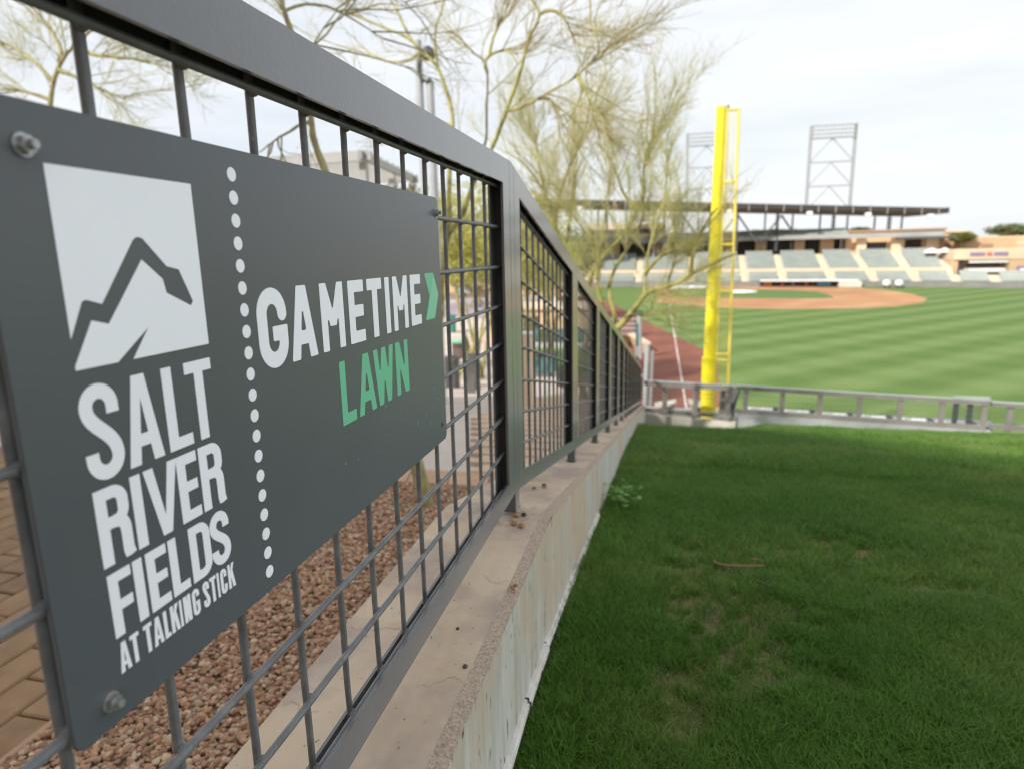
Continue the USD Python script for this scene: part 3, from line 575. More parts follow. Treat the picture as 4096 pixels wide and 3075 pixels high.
# ---- lettering drawn from strokes
def quad(*p): return Polygon(p)
def bez(p, n=14):
    t = np.linspace(0, 1, n)[:, None]; p = np.asarray(p, float)
    return (1-t)**3*p[0]+3*(1-t)**2*t*p[1]+3*(1-t)*t*t*p[2]+t**3*p[3]
def stroke(pts, t, cap='flat', join=1): return LineString(pts).buffer(t/2, cap_style={'flat': 2, 'round': 1, 'square': 3}[cap], join_style=join, quad_segs=10)
def bowl(cx, cy, rx, ry, a0, a1, n=18):
    a = np.radians(np.linspace(a0, a1, n)); return np.stack([cx+rx*np.cos(a), cy+ry*np.sin(a)], 1)
def glyph(ch, x0, x1, y0, y1, s, b, top=None):
    """a condensed capital in the box x0..x1, y0..y1 with stems s wide and bars b high"""
    w, h = x1-x0, y1-y0; cx = (x0+x1)/2
    if ch == 'I': return sbox(x0, y0, x1, y1)
    if ch == 'L': return unary_union([sbox(x0, y0, x0+s, y1), sbox(x0, y0, x1, y0+b)])
    if ch == 'T': return unary_union([sbox(x0, y1-b, x1, y1), sbox(cx-s/2, y0, cx+s/2, y1)])
    if ch == 'E': return unary_union([sbox(x0, y0, x0+s, y1), sbox(x0, y0, x1, y0+b), sbox(x0, y1-b, x1, y1), sbox(x0, y0+h*0.51-b/2, x1-w*0.05, y0+h*0.51+b/2)])
    if ch == 'F': return unary_union([sbox(x0, y0, x0+s, y1), sbox(x0, y1-b, x1, y1), sbox(x0, y0+h*0.47-b/2, x1-w*0.04, y0+h*0.47+b/2)])
    if ch == 'A':
        t = top or s*1.15
        o = quad((x0, y0), (cx-t/2, y1), (cx+t/2, y1), (x1, y0))
        ap = y1-h*0.25; k = (ap-y0)/h
        inn = quad((x0+s, y0), (cx, ap), (x1-s, y0))
        bar = sbox(x0, y0+h*0.20, x1, y0+h*0.20+b).intersection(o)
        return unary_union([o.difference(inn), bar])
    if ch == 'V':
        t = top or s*1.0
        return quad((x0, y1), (x0+s, y1), (cx, y0+h*0.27), (x1-s, y1), (x1, y1), (cx+t/2, y0), (cx-t/2, y0))
    if ch == 'W':
        q = w/4; d = s*0.48
        out = []
        for a, c in ((x0+s*0.46, x0+w*0.29), (cx, x0+w*0.29), (cx, x1-w*0.29), (x1-s*0.46, x1-w*0.29)):
            out.append(quad((a-d, y1), (a+d, y1), (c+d, y0), (c-d, y0)))
        return unary_union(out)
    if ch == 'M':
        s = s*0.88; vy = y0+h*0.36; d = s*0.52
        return unary_union([sbox(x0, y0, x0+s, y1), sbox(x1-s, y0, x1, y1), quad((x0, y1), (x0+s, y1), (cx+d, vy), (cx-d, vy)), quad((x1-s, y1), (x1, y1), (cx+d, vy), (cx-d, vy))])
    if ch == 'N': return unary_union([sbox(x0, y0, x0+s, y1), sbox(x1-s, y0, x1, y1), quad((x0, y1), (x0+s*1.1, y1), (x1, y0), (x1-s*1.1, y0))])
    if ch == 'K': return unary_union([sbox(x0, y0, x0+s, y1), quad((x0+s*0.8, y0+h*0.33), (x0+s*0.8, y0+h*0.56), (x1-s*0.95, y1), (x1+s*0.10, y1)), quad((x0+s*1.05, y0+h*0.52), (x0+s*1.9, y0+h*0.70), (x1+s*0.15, y0), (x1-s*0.9, y0))])
    rx = (w-s)/2; ry = rx*1.05
    if ch in 'CG':
        p = np.vstack([[(x1-s/2, y0+h*(0.70 if ch == 'G' else 0.66))], bowl(cx, y1-b/2-ry, rx, ry, 0, 180), bowl(cx, y0+b/2+ry, rx, ry, 180, 360)])
        if ch == 'G':
            g = np.vstack([p, [(x1-s/2, y0+h*0.52)]]); return unary_union([stroke(g, s), sbox(cx-w*0.02, y0+h*0.52-b, x1, y0+h*0.52)])
        return stroke(np.vstack([p, [(x1-s/2, y0+h*0.35)]]), s)
    if ch == 'D':
        r = w*0.48
        o = unary_union([sbox(x0, y0, x1-r, y1), sbox(x0, y0+r, x1, y1-r), Point(x1-r, y1-r).buffer(r), Point(x1-r, y0+r).buffer(r)])
        ri = max(r-s, s*0.25); a, c, d, e = x0+s, x1-s, y0+b, y1-b
        i = unary_union([sbox(a, d, c-ri, e), sbox(a, d+ri, c, e-ri), Point(c-ri, e-ri).buffer(ri), Point(c-ri, d+ri).buffer(ri)])
        return o.difference(i)
    if ch == 'R':
        ym = y0+h*0.46; r = min(w*0.46, (y1-ym)*0.5)
        o = unary_union([sbox(x0, ym, x1-r, y1), sbox(x0, ym+r, x1, y1-r), Point(x1-r, y1-r).buffer(r), Point(x1-r, ym+r).buffer(r)])
        ri = max(r-s, s*0.2); a, c, d, e = x0+s, x1-s, ym+b, y1-b
        i = unary_union([sbox(a, d, c-ri, e), sbox(a, d+ri, c, e-ri), Point(c-ri, e-ri).buffer(ri), Point(c-ri, d+ri).buffer(ri)])
        leg = stroke(np.vstack([bez([(cx, ym+b*0.5), (x1-s*0.45, ym+b*0.5), (x1-s*0.5, ym-h*0.05), (x1-s*0.5, ym-h*0.15)]), [(x1-s*0.5, y0+h*0.10)], [(x1-s*0.35, y0)]]), s)
        leg = leg.intersection(sbox(x0, y0, x1+s*0.3, y1))
        return unary_union([sbox(x0, y0, x0+s, y1), o.difference(i), leg])
    if ch == 'S':
        yt, yb_ = y1-b/2-ry, y0+b/2+ry
        p = np.vstack([[(x1-s/2, y1-h*0.325)], bowl(cx, yt, rx, ry, 0, 180), bez([(x0+s/2, yt), (x0+s/2, yt-h*0.20), (x1-s/2, yb_+h*0.24), (x1-s/2, yb_)]), bowl(cx, yb_, rx, ry, 0, -180), [(x0+s/2, y0+h*0.30)]])
        return stroke(p, s)
def word(name, spec, y0, y1, s, b, mat, soft, label):
    par = None
    polys = []
    g = thing_part(name, label)
    for ch, a, c in spec:
        p = glyph(ch, a, c, y0, y1, s, b)
        if soft: p = p.buffer(soft).buffer(-2*soft).buffer(soft)
        flat('letter', p, mat, parent=g)
def thing_part(name, label):
    x = UsdGeom.Xform.Define(stage, path_of(sign) + '/' + numbered(path_of(sign), name)); return tag(x.GetPrim(), label)
word('lettering', [('S', .3632, .3972), ('A', .4006, .4372), ('L', .4437, .4720), ('T', .4701, .5043)], -.1588, -.0870, .0112, .0102, 'vinyl_white', 0.0, 'white word SALT')
word('lettering', [('R', .3636, .3937), ('I', .3976, .4078), ('V', .4112, .4478), ('E', .4474, .4718), ('R', .4750, .5052)], -.2256, -.1650, .0102, .0094, 'vinyl_white', 0.0, 'white word RIVER')
word('lettering', [('F', .3645, .3862), ('I', .3885, .3980), ('E', .4018, .4238), ('L', .4265, .4470), ('D', .4510, .4772), ('S', .4778, .5045)], -.2840, -.2320, .0090, .0083, 'vinyl_white', 0.0, 'white word FIELDS')
u = .3646; tx = []
for ch, w, gap in (('A', .0140, .0014), ('T', .0118, .0066), ('T', .0118, .0010), ('A', .0140, .0022), ('L', .0088, .0020), ('K', .0122, .0022), ('I', .0036, .0030), ('N', .0118, .0030), ('G', .0120, .0066), ('S', .0112, .0018), ('T', .0114, .0020), ('I', .0036, .0030), ('C', .0116, .0030), ('K', .0124, 0)):
    tx.append((ch, u, u+w)); u += w+gap
k = (.5047-.3646)/(tx[-1][2]-.3646); tx = [(c, .3646+(a-.3646)*k, .3646+(b-.3646)*k) for c, a, b in tx]
word('lettering', tx, -.3140, -.2893, .0036, .0034, 'vinyl_white', 0.0, 'small white words AT TALKING STICK')
word('lettering', [('G', .5812, .6352), ('A', .6400, .6966), ('M', .7098, .7682), ('E', .7828, .8284), ('T', .8399, .8890), ('I', .9010, .9168), ('M', .9302, .9890), ('E', 1.0026, 1.0490)], -.1143, -.0300, .0172, .0160, 'vinyl_white', 0.0018, 'white word GAMETIME')
word('lettering', [('L', .7450, .7848), ('A', .7934, .8498), ('W', .8470, .9180), ('N', .9268, .9778)], -.2170, -.1322, .0152, .0148, 'vinyl_green', 0.0018, 'mint green word LAWN')
flat('arrow_mark', Polygon([(1.0699, -.0298), (1.1165, -.0298), (1.1400, -.0700), (1.1170, -.1122), (1.0687, -.1122), (1.0925, -.0700)]).buffer(-0.0015).buffer(0.0015), 'vinyl_green', label='mint green arrow mark after the white word')
flat('arrow_fold', Polygon([(1.1165, -.0300), (1.1395, -.0700), (1.1165, -.1119), (1.0692, -.1119), (1.0925, -.0700)]).buffer(-0.001), 'vinyl_green_pale', x=XS1+0.0004, t=0.0002, label='paler fold of the arrow mark')
sq = sbox(.3660, -.0746, .5055, .0656)
band = LineString([(.3625, -.0700), (.3625, -.0700), (.3832, -.0335)])
band = Polygon([(.3620, -.0600), (.3789, -.0275), (.3806, -.0263), (.3835, -.0261), (.3961, -.0299), (.4330, .0168), (.4362, .0188), (.4394, .0191), (.4430, .0180), (.4653, -.0041), (.4788, -.0070), (.4916, -.0348), (.4885, -.0385), (.4615, -.0257), (.4590, -.0142), (.4392, .0017), (.3997, -.0451), (.3850, -.0410), (.3630, -.0765), (.3560, -.0765)])
wedge = Polygon([(.4010, -.0760), (.4373, -.0516), (.4168, -.0760)])
emb = sq.difference(band).difference(wedge)
e_ = thing_part('emblem', 'white square emblem with a zigzag mountain line')
for g in getattr(emb, "geoms", [emb]): flat('emblem_field', g, 'vinyl_white', parent=e_)
for k in range(20):
    v = 0.0800 + (-0.3280-0.0800)*k/19.0
    flat('dot', Point(0.5638-0.0002*k, v).buffer(0.0066, quad_segs=8), 'vinyl_white')
def bolt(y, z, name='bolt'):
    mb = MB(); hexa = Point(y, z).buffer(0.0078, quad_segs=8); mb.prism_yz(hexa, XS1, XS1+0.0018)
    a = np.radians(np.arange(6)*60+17); mb.prism_yz(Polygon(np.c_[y+0.0063*np.cos(a), z+0.0063*np.sin(a)]), XS1+0.0018, XS1+0.0062)
    mb.prism_yz(Polygon(np.c_[y+0.0056*np.cos(a), z+0.0056*np.sin(a)]), XS1+0.0062, XS1+0.0068)
    mb.prism_yz(Point(y, z).buffer(0.0032, quad_segs=6), XS1+0.0068, XS1+0.0112); mb.prism_yz(Point(y, z).buffer(0.0026, quad_segs=6), XS1+0.0112, XS1+0.0118)
    mb.build(name, 'zinc', sign)
for y, z in ((.353, .075), (.351, -.328), (1.143, .077)): bolt(y, z)
for k in range(9):
    rr = np.random.default_rng(200+k); y, z = rr.uniform(.6, 1.12), rr.uniform(-.33, -.2)
    flat('scuff', LineString([(y, z), (y+rr.normal(0, .001), z+rr.normal(0, .004))]).buffer(.00045), 'vinyl_green_pale')

# ================================================================== TREES
LIMBS_A = [[(-1.318,3.4,-1.508),(-1.356,3.42,-1.348),(-1.4,3.46,-1.218),(-1.505,3.55,-0.958),(-1.695,3.7,-0.408),(-1.876,3.8,0.133),(-2.049,3.9,0.428),(-2.134,3.95,0.585),(-2.219,4.0,0.801),(-2.223,4.0,0.903),(-2.281,4.05,1.17),(-2.37,4.1,1.448),(-2.441,4.15,1.586),(-2.469,4.2,1.758),(-2.559,4.3,2.137)],[(-2.226,4.0,0.87),(-2.39,4.1,0.86),(-2.659,4.3,0.834),(-2.947,4.5,0.784)],[(-2.441,4.15,1.586),(-2.35,4.4,1.703),(-2.272,4.8,1.736),(-2.193,5.2,1.703)],[(-2.469,4.2,1.758),(-2.366,4.6,1.98),(-2.283,5.2,2.131),(-2.136,5.6,2.085)],[(-2.37,4.1,1.448),(-2.717,4.3,1.647),(-3.201,4.6,1.883),(-3.809,5.0,2.147)],[(-2.281,4.05,1.17),(-2.293,4.4,1.552),(-2.23,4.5,1.695)]]
LIMBS_B = [[(-3.23,9.0,-1.687),(-3.145,9.0,-0.92),(-3.103,9.0,-0.446),(-3.068,9.0,-0.133),(-2.98,9.0,0.297),(-2.946,9.0,0.764),(-2.946,9.1,1.24),(-2.915,9.2,1.796),(-2.975,9.3,2.134),(-3.072,9.3,2.454),(-3.135,9.3,2.593),(-3.402,9.4,2.872),(-3.548,9.4,3.019),(-3.856,9.5,3.204),(-4.253,9.6,3.395),(-4.78,9.8,3.685)],[(-2.98,9.0,0.297),(-2.824,8.9,0.431),(-2.693,8.8,0.56),(-2.569,8.8,0.858),(-2.374,8.7,1.165),(-2.213,8.7,1.41),(-2.063,8.6,1.656),(-1.978,8.6,1.848),(-1.862,8.6,2.125),(-1.773,8.6,2.359),(-1.717,8.7,2.627),(-1.625,8.7,2.808),(-1.582,8.8,2.986),(-1.669,8.8,3.167),(-1.765,9.0,3.463)],[(-1.978,8.6,1.82),(-1.728,8.4,1.819),(-1.503,8.3,1.875),(-1.197,8.1,1.96),(-0.991,8.0,2.033),(-0.873,8.0,2.133),(-0.747,7.9,2.239),(-0.785,7.9,2.44),(-0.902,8.0,2.626)],[(-3.135,9.3,2.593),(-3.188,9.4,2.8),(-3.195,9.4,2.952),(-3.198,9.5,3.212),(-3.138,9.6,3.463),(-3.123,9.7,3.797)],[(-2.374,8.7,1.165),(-2.382,8.9,1.431),(-2.37,9.0,1.65),(-2.385,9.1,2.053),(-2.387,9.2,2.45),(-2.404,9.2,2.564),(-2.56,9.3,2.721),(-2.751,9.4,2.914),(-3.116,9.6,3.156)],[(-2.387,9.2,2.45),(-2.348,9.2,2.677),(-2.171,9.2,2.721),(-1.967,9.0,2.564),(-1.885,8.9,2.446)],[(-2.348,9.2,2.677),(-2.318,9.2,2.821),(-2.229,9.2,3.015),(-2.095,9.2,3.232)],[(-0.991,8.0,2.033),(-0.904,7.9,1.863),(-0.839,7.8,1.688),(-0.85,7.8,1.565)],[(-1.503,8.3,1.875),(-1.314,8.2,1.793),(-1.258,8.2,1.695)],[(-2.915,9.2,1.796),(-3.244,9.4,1.902),(-3.719,9.7,1.919),(-4.099,9.9,2.011)],[(-3.402,9.4,2.872),(-3.85,9.6,2.813),(-4.417,9.9,3.035),(-5.174,10.2,3.349),(-5.973,10.5,3.749)],[(-1.582,8.8,2.986),(-1.357,8.7,2.97),(-1.169,8.6,2.737),(-1.112,8.6,2.547)],[(-3.548,9.4,3.019),(-3.708,9.5,3.301),(-3.875,9.6,3.594),(-4.308,9.8,3.954)]]
LIMBS_C = [[(-1.004,13.0,-3.938),(-0.959,13.0,-2.65),(-0.929,13.0,-1.977),(-0.886,13.0,-1.618),(-0.705,13.0,-1.393),(-0.321,12.9,-0.898),(-0.199,12.9,-0.764),(0.113,12.7,-0.666),(0.55,12.5,-0.447),(0.976,12.4,-0.207),(1.32,12.3,-0.065)],[(-0.303,12.9,-0.88),(-0.271,13.0,-0.418),(-0.25,13.0,-0.142),(-0.156,13.1,0.298),(0.007,13.2,0.822),(0.078,13.3,1.432),(0.108,13.4,1.956)],[(-0.886,13.0,-1.618),(-0.879,13.1,-1.235),(-0.918,13.1,-1.077),(-0.994,13.2,-0.748),(-0.876,13.3,-0.319),(-0.611,13.4,0.134),(-0.394,13.5,0.585),(-0.411,13.6,1.309),(-0.472,13.7,1.943)],[(-0.949,13.0,-1.788),(-1.007,13.0,-1.6),(-1.105,13.0,-1.068),(-1.171,13.0,-0.837),(-1.211,12.9,-0.394),(-1.116,12.8,0.228),(-1.033,12.8,0.919),(-0.953,12.8,1.592)],[(-0.705,13.0,-1.393),(-0.41,12.8,-1.206),(-0.188,12.7,-1.134),(-0.129,12.7,-1.045),(-0.149,12.7,-0.929)],[(0.113,12.7,-0.666),(0.244,12.6,-0.232),(0.272,12.5,0.19),(0.175,12.4,0.603)],[(0.55,12.5,-0.447),(0.598,12.3,0.015),(0.738,12.2,0.416),(0.953,12.1,0.721)],[(-0.271,13.0,-0.418),(-0.055,12.8,-0.144),(0.195,12.6,0.024)]]
LIMBS_D = [[(-1.642,14.5,-3.3),(-1.562,14.5,-1.788),(-1.513,14.5,-0.953),(-1.535,14.5,-0.634),(-1.403,14.4,-0.338),(-1.163,14.4,-0.023),(-0.88,14.3,0.246),(-0.598,14.2,0.649),(-0.496,14.2,0.883),(-0.663,14.2,1.049),(-0.854,14.1,1.375),(-1.051,14.1,1.846),(-1.341,14.1,2.228)],[(-1.534,14.5,-0.819),(-1.761,14.4,-0.434),(-2.025,14.3,-0.005),(-2.263,14.2,0.631),(-2.442,14.2,1.163),(-2.731,14.2,1.684),(-3.012,14.2,1.974),(-3.37,14.3,2.178)],[(-2.025,14.3,-0.005),(-1.98,14.5,0.675),(-1.89,14.6,1.27),(-1.851,14.7,1.962),(-1.813,14.8,2.553),(-1.775,14.9,3.141)],[(-2.263,14.2,0.631),(-2.108,14.0,1.23),(-1.895,13.9,1.77),(-1.596,13.8,2.285),(-1.317,13.8,2.8)],[(-1.163,14.4,-0.023),(-1.537,14.2,0.358),(-1.812,14.0,0.744),(-2.177,13.8,1.029)],[(-0.496,14.2,0.883),(-0.374,14.1,1.078),(-0.38,14.0,1.528),(-0.297,13.9,2.051),(-0.127,13.8,2.55)],[(-2.442,14.2,1.163),(-2.574,14.4,1.67),(-2.707,14.6,2.283),(-2.668,14.7,2.778)]]
LIMBS_E = [[(-10.657,9.5,0.404),(-10.418,9.5,1.339),(-10.218,9.5,2.088),(-10.05,9.5,2.69),(-9.941,9.5,2.95),(-9.816,9.5,3.155),(-9.703,9.5,3.302),(-9.439,9.5,3.47),(-9.218,9.6,3.696),(-8.917,9.7,3.908)],[(-9.941,9.5,2.95),(-10.328,9.6,3.293),(-10.774,9.7,3.574),(-11.444,9.8,3.805)],[(-9.703,9.5,3.302),(-9.869,9.6,3.683),(-10.196,9.7,4.026),(-10.527,9.8,4.375)],[(-9.439,9.5,3.47),(-8.866,9.4,3.264),(-8.303,9.3,3.157),(-7.805,9.2,3.024)],[(-9.816,9.5,3.155),(-9.246,9.4,2.911),(-8.692,9.3,2.673),(-8.404,9.3,2.549)],[(-10.05,9.5,2.69),(-10.388,9.4,2.815),(-10.733,9.3,2.89)]]
LIMBS_B[0].insert(0, (-3.26, 9.0, -2.42)); LIMBS_E[0].insert(0, (-10.9, 9.5, -2.6))
def spawn(rg, PP, n, len0, len1, k=6, ang=0.9, up=0.25, droop=0.0, tmin=0.15, wig=0.10, outward=None):
    """n thin branches leaving the polylines PP (m,q,3): (n,k,3)"""
    m, q, _ = PP.shape
    i = rg.integers(0, m, n); t = rg.uniform(tmin, 1.0, n)*(q-1); a = np.minimum(t.astype(int), q-2); fr = (t-a)[:, None]
    o = PP[i, a]*(1-fr)+PP[i, a+1]*fr; d = PP[i, a+1]-PP[i, a]; d /= np.maximum(np.linalg.norm(d, axis=1, keepdims=True), 1e-9)
    r = rg.normal(0, 1, (n, 3)); r /= np.linalg.norm(r, axis=1, keepdims=True)
    d = d + ang*r + np.array([0, 0, up])
    if outward is not None:
        w = o-outward; w /= np.maximum(np.linalg.norm(w, axis=1, keepdims=True), 1e-6); d = d+0.45*w
    d /= np.linalg.norm(d, axis=1, keepdims=True)
    L = rg.uniform(len0, len1, n)[:, None]; out = [o]; p = o
    for s in range(k-1):
        d = d + wig*rg.normal(0, 1, (n, 3)) + np.array([0, 0, 0.10*up-droop]); d /= np.linalg.norm(d, axis=1, keepdims=True)
        p = p + d*L/(k-1); out.append(p)
    return np.stack(out, 1)
def taper(P, r0, r1):
    return np.broadcast_to(np.linspace(r0, r1, P.shape[1])[None], P.shape[:2])
def resample(lines, q=8):
    return np.stack([curve(l, q) for l in lines])
def leaves(rg, PP, n, size, tmin=0.2, jit=0.02):
    m, q, _ = PP.shape; i = rg.integers(0, m, n); t = rg.uniform(tmin, 1, n)*(q-1); a = np.minimum(t.astype(int), q-2); fr = (t-a)[:, None]
    c = PP[i, a]*(1-fr)+PP[i, a+1]*fr + rg.normal(0, jit, (n, 3))
    return leaf_quads(rg, c, size)
def leaf_quads(rg, c, size):
    n = len(c); u = rg.normal(0, 1, (n, 3)); u /= np.linalg.norm(u, axis=1, keepdims=True); w = np.cross(u, rg.normal(0, 1, (n, 3))); w /= np.linalg.norm(w, axis=1, keepdims=True)
    s = (size*rg.uniform(0.6, 1.4, n))[:, None]
    V = np.stack([c-u*s, c+w*s*0.45, c+u*s, c-w*s*0.45], 1).reshape(-1, 3)
    return V, np.arange(4*n).reshape(n, 4)
def palo_verde(seed, limbs, r0, label, counts, lens, rads, bark='bark_green', twig='twig_olive', up=0.3, droop=0.0, leaf=None, dark=(), trunk_r=None, group=None, sk=1, shorten=False):
    rg = np.random.default_rng(seed); th = thing('palo_verde_tree', label, 'tree', (0, 0, 0))
    for j, l in enumerate(limbs):
        L = np.array(l); k = max(8, 3*len(L)); c = curve(L, k); c[1:-1] += rg.normal(0, 0.006, (k-2, 3))*min(1.0, r0*8)
        a, b = (r0, r0*0.22) if j == 0 else trunk_r[j] if trunk_r and j in trunk_r else (r0*0.42, r0*0.14)
        rr = a + (b-a)*np.linspace(0, 1, k)**0.8; rr = rr*(1+0.06*rg.normal(0, 1, k))
        if j == 0: rr[0] *= 1.35
        mb = MB(); mb.tube(c, rr, 10); mb.build('trunk' if j == 0 else 'limb', 'bark_dark' if j in dark else bark, th, smooth=70)
    body = resample([l[sk if j == 0 else 0:] if not (shorten and j == 0) else l[sk:-2] for j, l in enumerate(limbs)], 10); cen = body.reshape(-1, 3).mean(0)
    lv = [body]
    for s, (n, (a, b), r) in enumerate(zip(counts, lens, rads)):
        src = lv[-1] if s else body
        if s == 1: src = np.concatenate([lv[-1], lv[-1]], 0)
        P = spawn(rg, src, n, a, b, 6, 0.80, up, droop, 0.25 if s == 0 else 0.1, 0.16, cen if s < 2 else None); lv.append(P)
        V, F = tubes(P, taper(P, r, r*0.35), 4 if s == 0 else 3); mb = MB(); mb.add(V, F)
        mb.build(['branches', 'twigs', 'fine_twigs'][s], [bark, twig, twig][s], th, smooth=True, kind=None if s == 0 else 'stuff')
    if leaf:
        n, size, mat = leaf; V, F = leaves(rg, lv[-1], n, size); mb = MB(); mb.add(V, F); mb.build('leaves', mat, th)
    return th
palo_verde(1, LIMBS_A, 0.047, 'slim palo verde leaning left, its pale trunk foot in the gravel', (26, 160, 420), ((0.5, 1.3), (0.25, 0.7), (0.10, 0.35)), (0.007, 0.0032, 0.0018), bark='bark_pale', trunk_r={1: (0.012, 0.004), 2: (0.012, 0.004), 3: (0.014, 0.004), 4: (0.010, 0.004), 5: (0.010, 0.003)}, leaf=(1500, 0.006, 'leaf_olive'), up=0.05, sk=9)
palo_verde(2, LIMBS_B, 0.060, 'tall palo verde with yellow green forked trunks above the fence post', (70, 480, 2500), ((0.4, 1.25), (0.25, 0.75), (0.12, 0.40)), (0.009, 0.0045, 0.0024), dark=(4, 8), twig='twig_brown', trunk_r={1: (0.042, 0.014), 2: (0.020, 0.007), 4: (0.022, 0.008), 10: (0.018, 0.006)}, leaf=(5000, 0.008, 'leaf_olive'), up=0.15, sk=6)
palo_verde(3, LIMBS_C, 0.115, 'low spreading palo verde whose long limb crosses the yellow pole', (46, 460, 4600), ((0.4, 1.25), (0.25, 0.75), (0.15, 0.42)), (0.010, 0.0045, 0.0024), trunk_r={1: (0.035, 0.010), 2: (0.055, 0.010), 3: (0.05, 0.010), 4: (0.03, 0.010), 5: (0.03, 0.009)}, dark=(4,), leaf=(20000, 0.0095, 'leaf_olive'), up=0.28, sk=4, shorten=True)
palo_verde(4, LIMBS_D, 0.085, 'bushy olive palo verde rising just behind the sloping fence', (85, 860, 7500), ((0.5, 1.6), (0.3, 0.9), (0.15, 0.5)), (0.010, 0.0045, 0.0024), trunk_r={1: (0.06, 0.012)}, leaf=(30000, 0.0095, 'leaf_olive'), up=0.28, sk=4)
palo_verde(5, LIMBS_E, 0.10, 'pale bare palo verde seen above the left end of the sign', (60, 420, 2400), ((0.5, 1.6), (0.3, 0.9), (0.15, 0.45)), (0.010, 0.0048, 0.0026), bark='bark_pale', leaf=(5000, 0.010, 'leaf_olive'), up=0.1, sk=3)
def bush(name, label, cat, seed, centre, radii, n, size, mat, stems=7, group=None, base=None):
    rg = np.random.default_rng(seed); c0 = np.array(centre, float); R = np.array(radii, float); bz = base if base is not None else c0[2]-R[2]
    th = thing(name, label, cat, (0, 0, 0), group=group)
    d = rg.normal(0, 1, (n*3, 3)); d /= np.linalg.norm(d, axis=1, keepdims=True); rad = rg.random(n*3)**0.42
    p = d*rad[:, None]; lump = meshkit.fbm(p*2.2+seed*3.1, 3, seed); ok = (rad < 0.55+0.9*(lump-0.22)) & (meshkit.fbm(p*4.5+seed, 2, seed+5) > 0.36); p = p[ok][:n]
    V, F = leaf_quads(rg, c0+p*R, size); mb = MB(); mb.add(V, F); mb.build('crown', mat, th)
    mb = MB()
    for s in range(stems):
        e = c0+R*np.array([rg.normal(0, .4), rg.normal(0, .4), rg.uniform(-.3, .5)]); b = np.array([c0[0]+rg.normal(0, .1)*R[0], c0[1]+rg.normal(0, .1)*R[1], bz])
        pts = curve([b, (b+e)/2+rg.normal(0, .06, 3)*R, e], 6); mb.tube(pts, np.linspace(0.05, 0.012, 6)*R[2]/1.6, 5)
    mb.build('trunk', 'bark_green', th); return th
bush('shrub_tree', 'broad yellow olive tree behind the right end of the sign', 'tree', 61, (-6.6, 22, 0.55), (2.5, 2.0, 2.3), 15000, 0.055, 'leaf_olive', base=-4.7)
bush('shrub_tree', 'dark olive tree beside the shade roof above the sign', 'tree', 62, (-10.6, 25, 1.6), (2.3, 2.0, 1.5), 9000, 0.06, 'leaf_olive_deep', base=-5.0)
bush('shrub_tree', 'olive tree behind the mesh left of the fence post', 'tree', 63, (-5.4, 27, 0.3), (2.0, 2.0, 2.4), 11000, 0.06, 'leaf_olive', base=-5.0)
bush('shrub_tree', 'sage green low tree at the back of the plaza', 'tree', 64, (-20, 70, -0.8), (9.0, 5.0, 3.4), 9000, 0.16, 'leaf_sage', base=-5.8)
bush('shrub_tree', 'sage tree between the plaza wall and the second fence panel', 'tree', 65, (-9.5, 62, -0.2), (5.5, 4.0, 3.2), 9000, 0.14, 'leaf_sage', base=-5.8)
bush('shrub_tree', 'yellowish bush seen through the second fence panel', 'tree', 66, (-5.2, 31, -0.7), (1.9, 1.8, 1.7), 8000, 0.06, 'leaf_olive', base=-5.4)
bush('shrub_tree', 'grey green tree far behind the plaza on the left', 'tree', 67, (-34, 80, 0.5), (9, 6, 4.2), 8000, 0.2, 'leaf_sage', base=-5.8)

# ================================================================== THINGS BEHIND THE FENCE
t = thing('shade_roof', 'pale steel shade roof with open beams above the sign', 'shelter', (0, 0, 0))
for a, b in (((-9.38, 20, -4.4), (-9.38, 20, 3.0)), ((-10.85, 28, -5.1), (-10.85, 28, 3.3)), ((-13.5, 20.5, -4.4), (-13.5, 20.5, 3.0)), ((-14.6, 28, -5.1), (-14.6, 28, 3.3)), ((-10.1, 24, -4.7), (-10.1, 24, 3.1))):
    mb = MB(); mb.beam(a, b, 0.22, 0.22); mb.build('post', 'deck_grey', t)
for a, b in (((-8.9, 19.6, 3.12), (-14.2, 20.2, 3.12)), ((-9.2, 19.4, 3.14), (-11.0, 29, 3.42)), ((-10.6, 28, 3.4), (-15, 28, 3.4)), ((-13.4, 20, 3.14), (-14.8, 29, 3.42))):
    mb = MB(); mb.beam(a, b, 0.12, 0.26); mb.build('beam', 'deck_grey', t)
for k in range(9):
    f = k/8; mb = MB(); mb.beam((-9.3-1.6*f, 20.2+8*f, 3.32+0.28*f), (-13.6-1.2*f, 20.4+8*f, 3.32+0.28*f), 0.07, 0.14); mb.build('rafter', 'deck_grey', t)
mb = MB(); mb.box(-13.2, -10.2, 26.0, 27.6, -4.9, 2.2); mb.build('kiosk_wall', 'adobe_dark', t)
mb = MB(); mb.box(-12.9, -10.6, 25.98, 26.02, 0.4, 1.9); mb.build('opening', 'opening_dark', t)
t = thing('light_pole', 'pale twin light pole with a dark lamp bracket among the branches', 'light pole', (0, 0, 0))
for x, z1, r in ((-4.42, 3.85, 0.07), (-4.22, 3.15, 0.075)):
    mb = MB(); mb.tube([(x, 12, -2.9), (x+0.01, 12, z1)], r, 12); mb.build('pole', 'steel_grey', t, smooth=40)
a = np.linspace(0.4, 5.4, 16); mb = MB(); mb.tube(np.stack([-4.26+0.13*np.cos(a), np.full(16, 11.93), 3.38+0.26*np.sin(a)], 1), 0.034, 8); mb.build('bracket', 'steel_dark', t, smooth=60)
mb = MB(); mb.tm(lathe([(0.001, 0), (0.10, 0.0), (0.13, 0.05), (0.11, 0.16), (0.04, 0.22), (0.001, 0.22)], 16).apply_translation((-4.2, 11.93, 3.5))); mb.build('lamp_head', 'steel_dark', t, smooth=40)
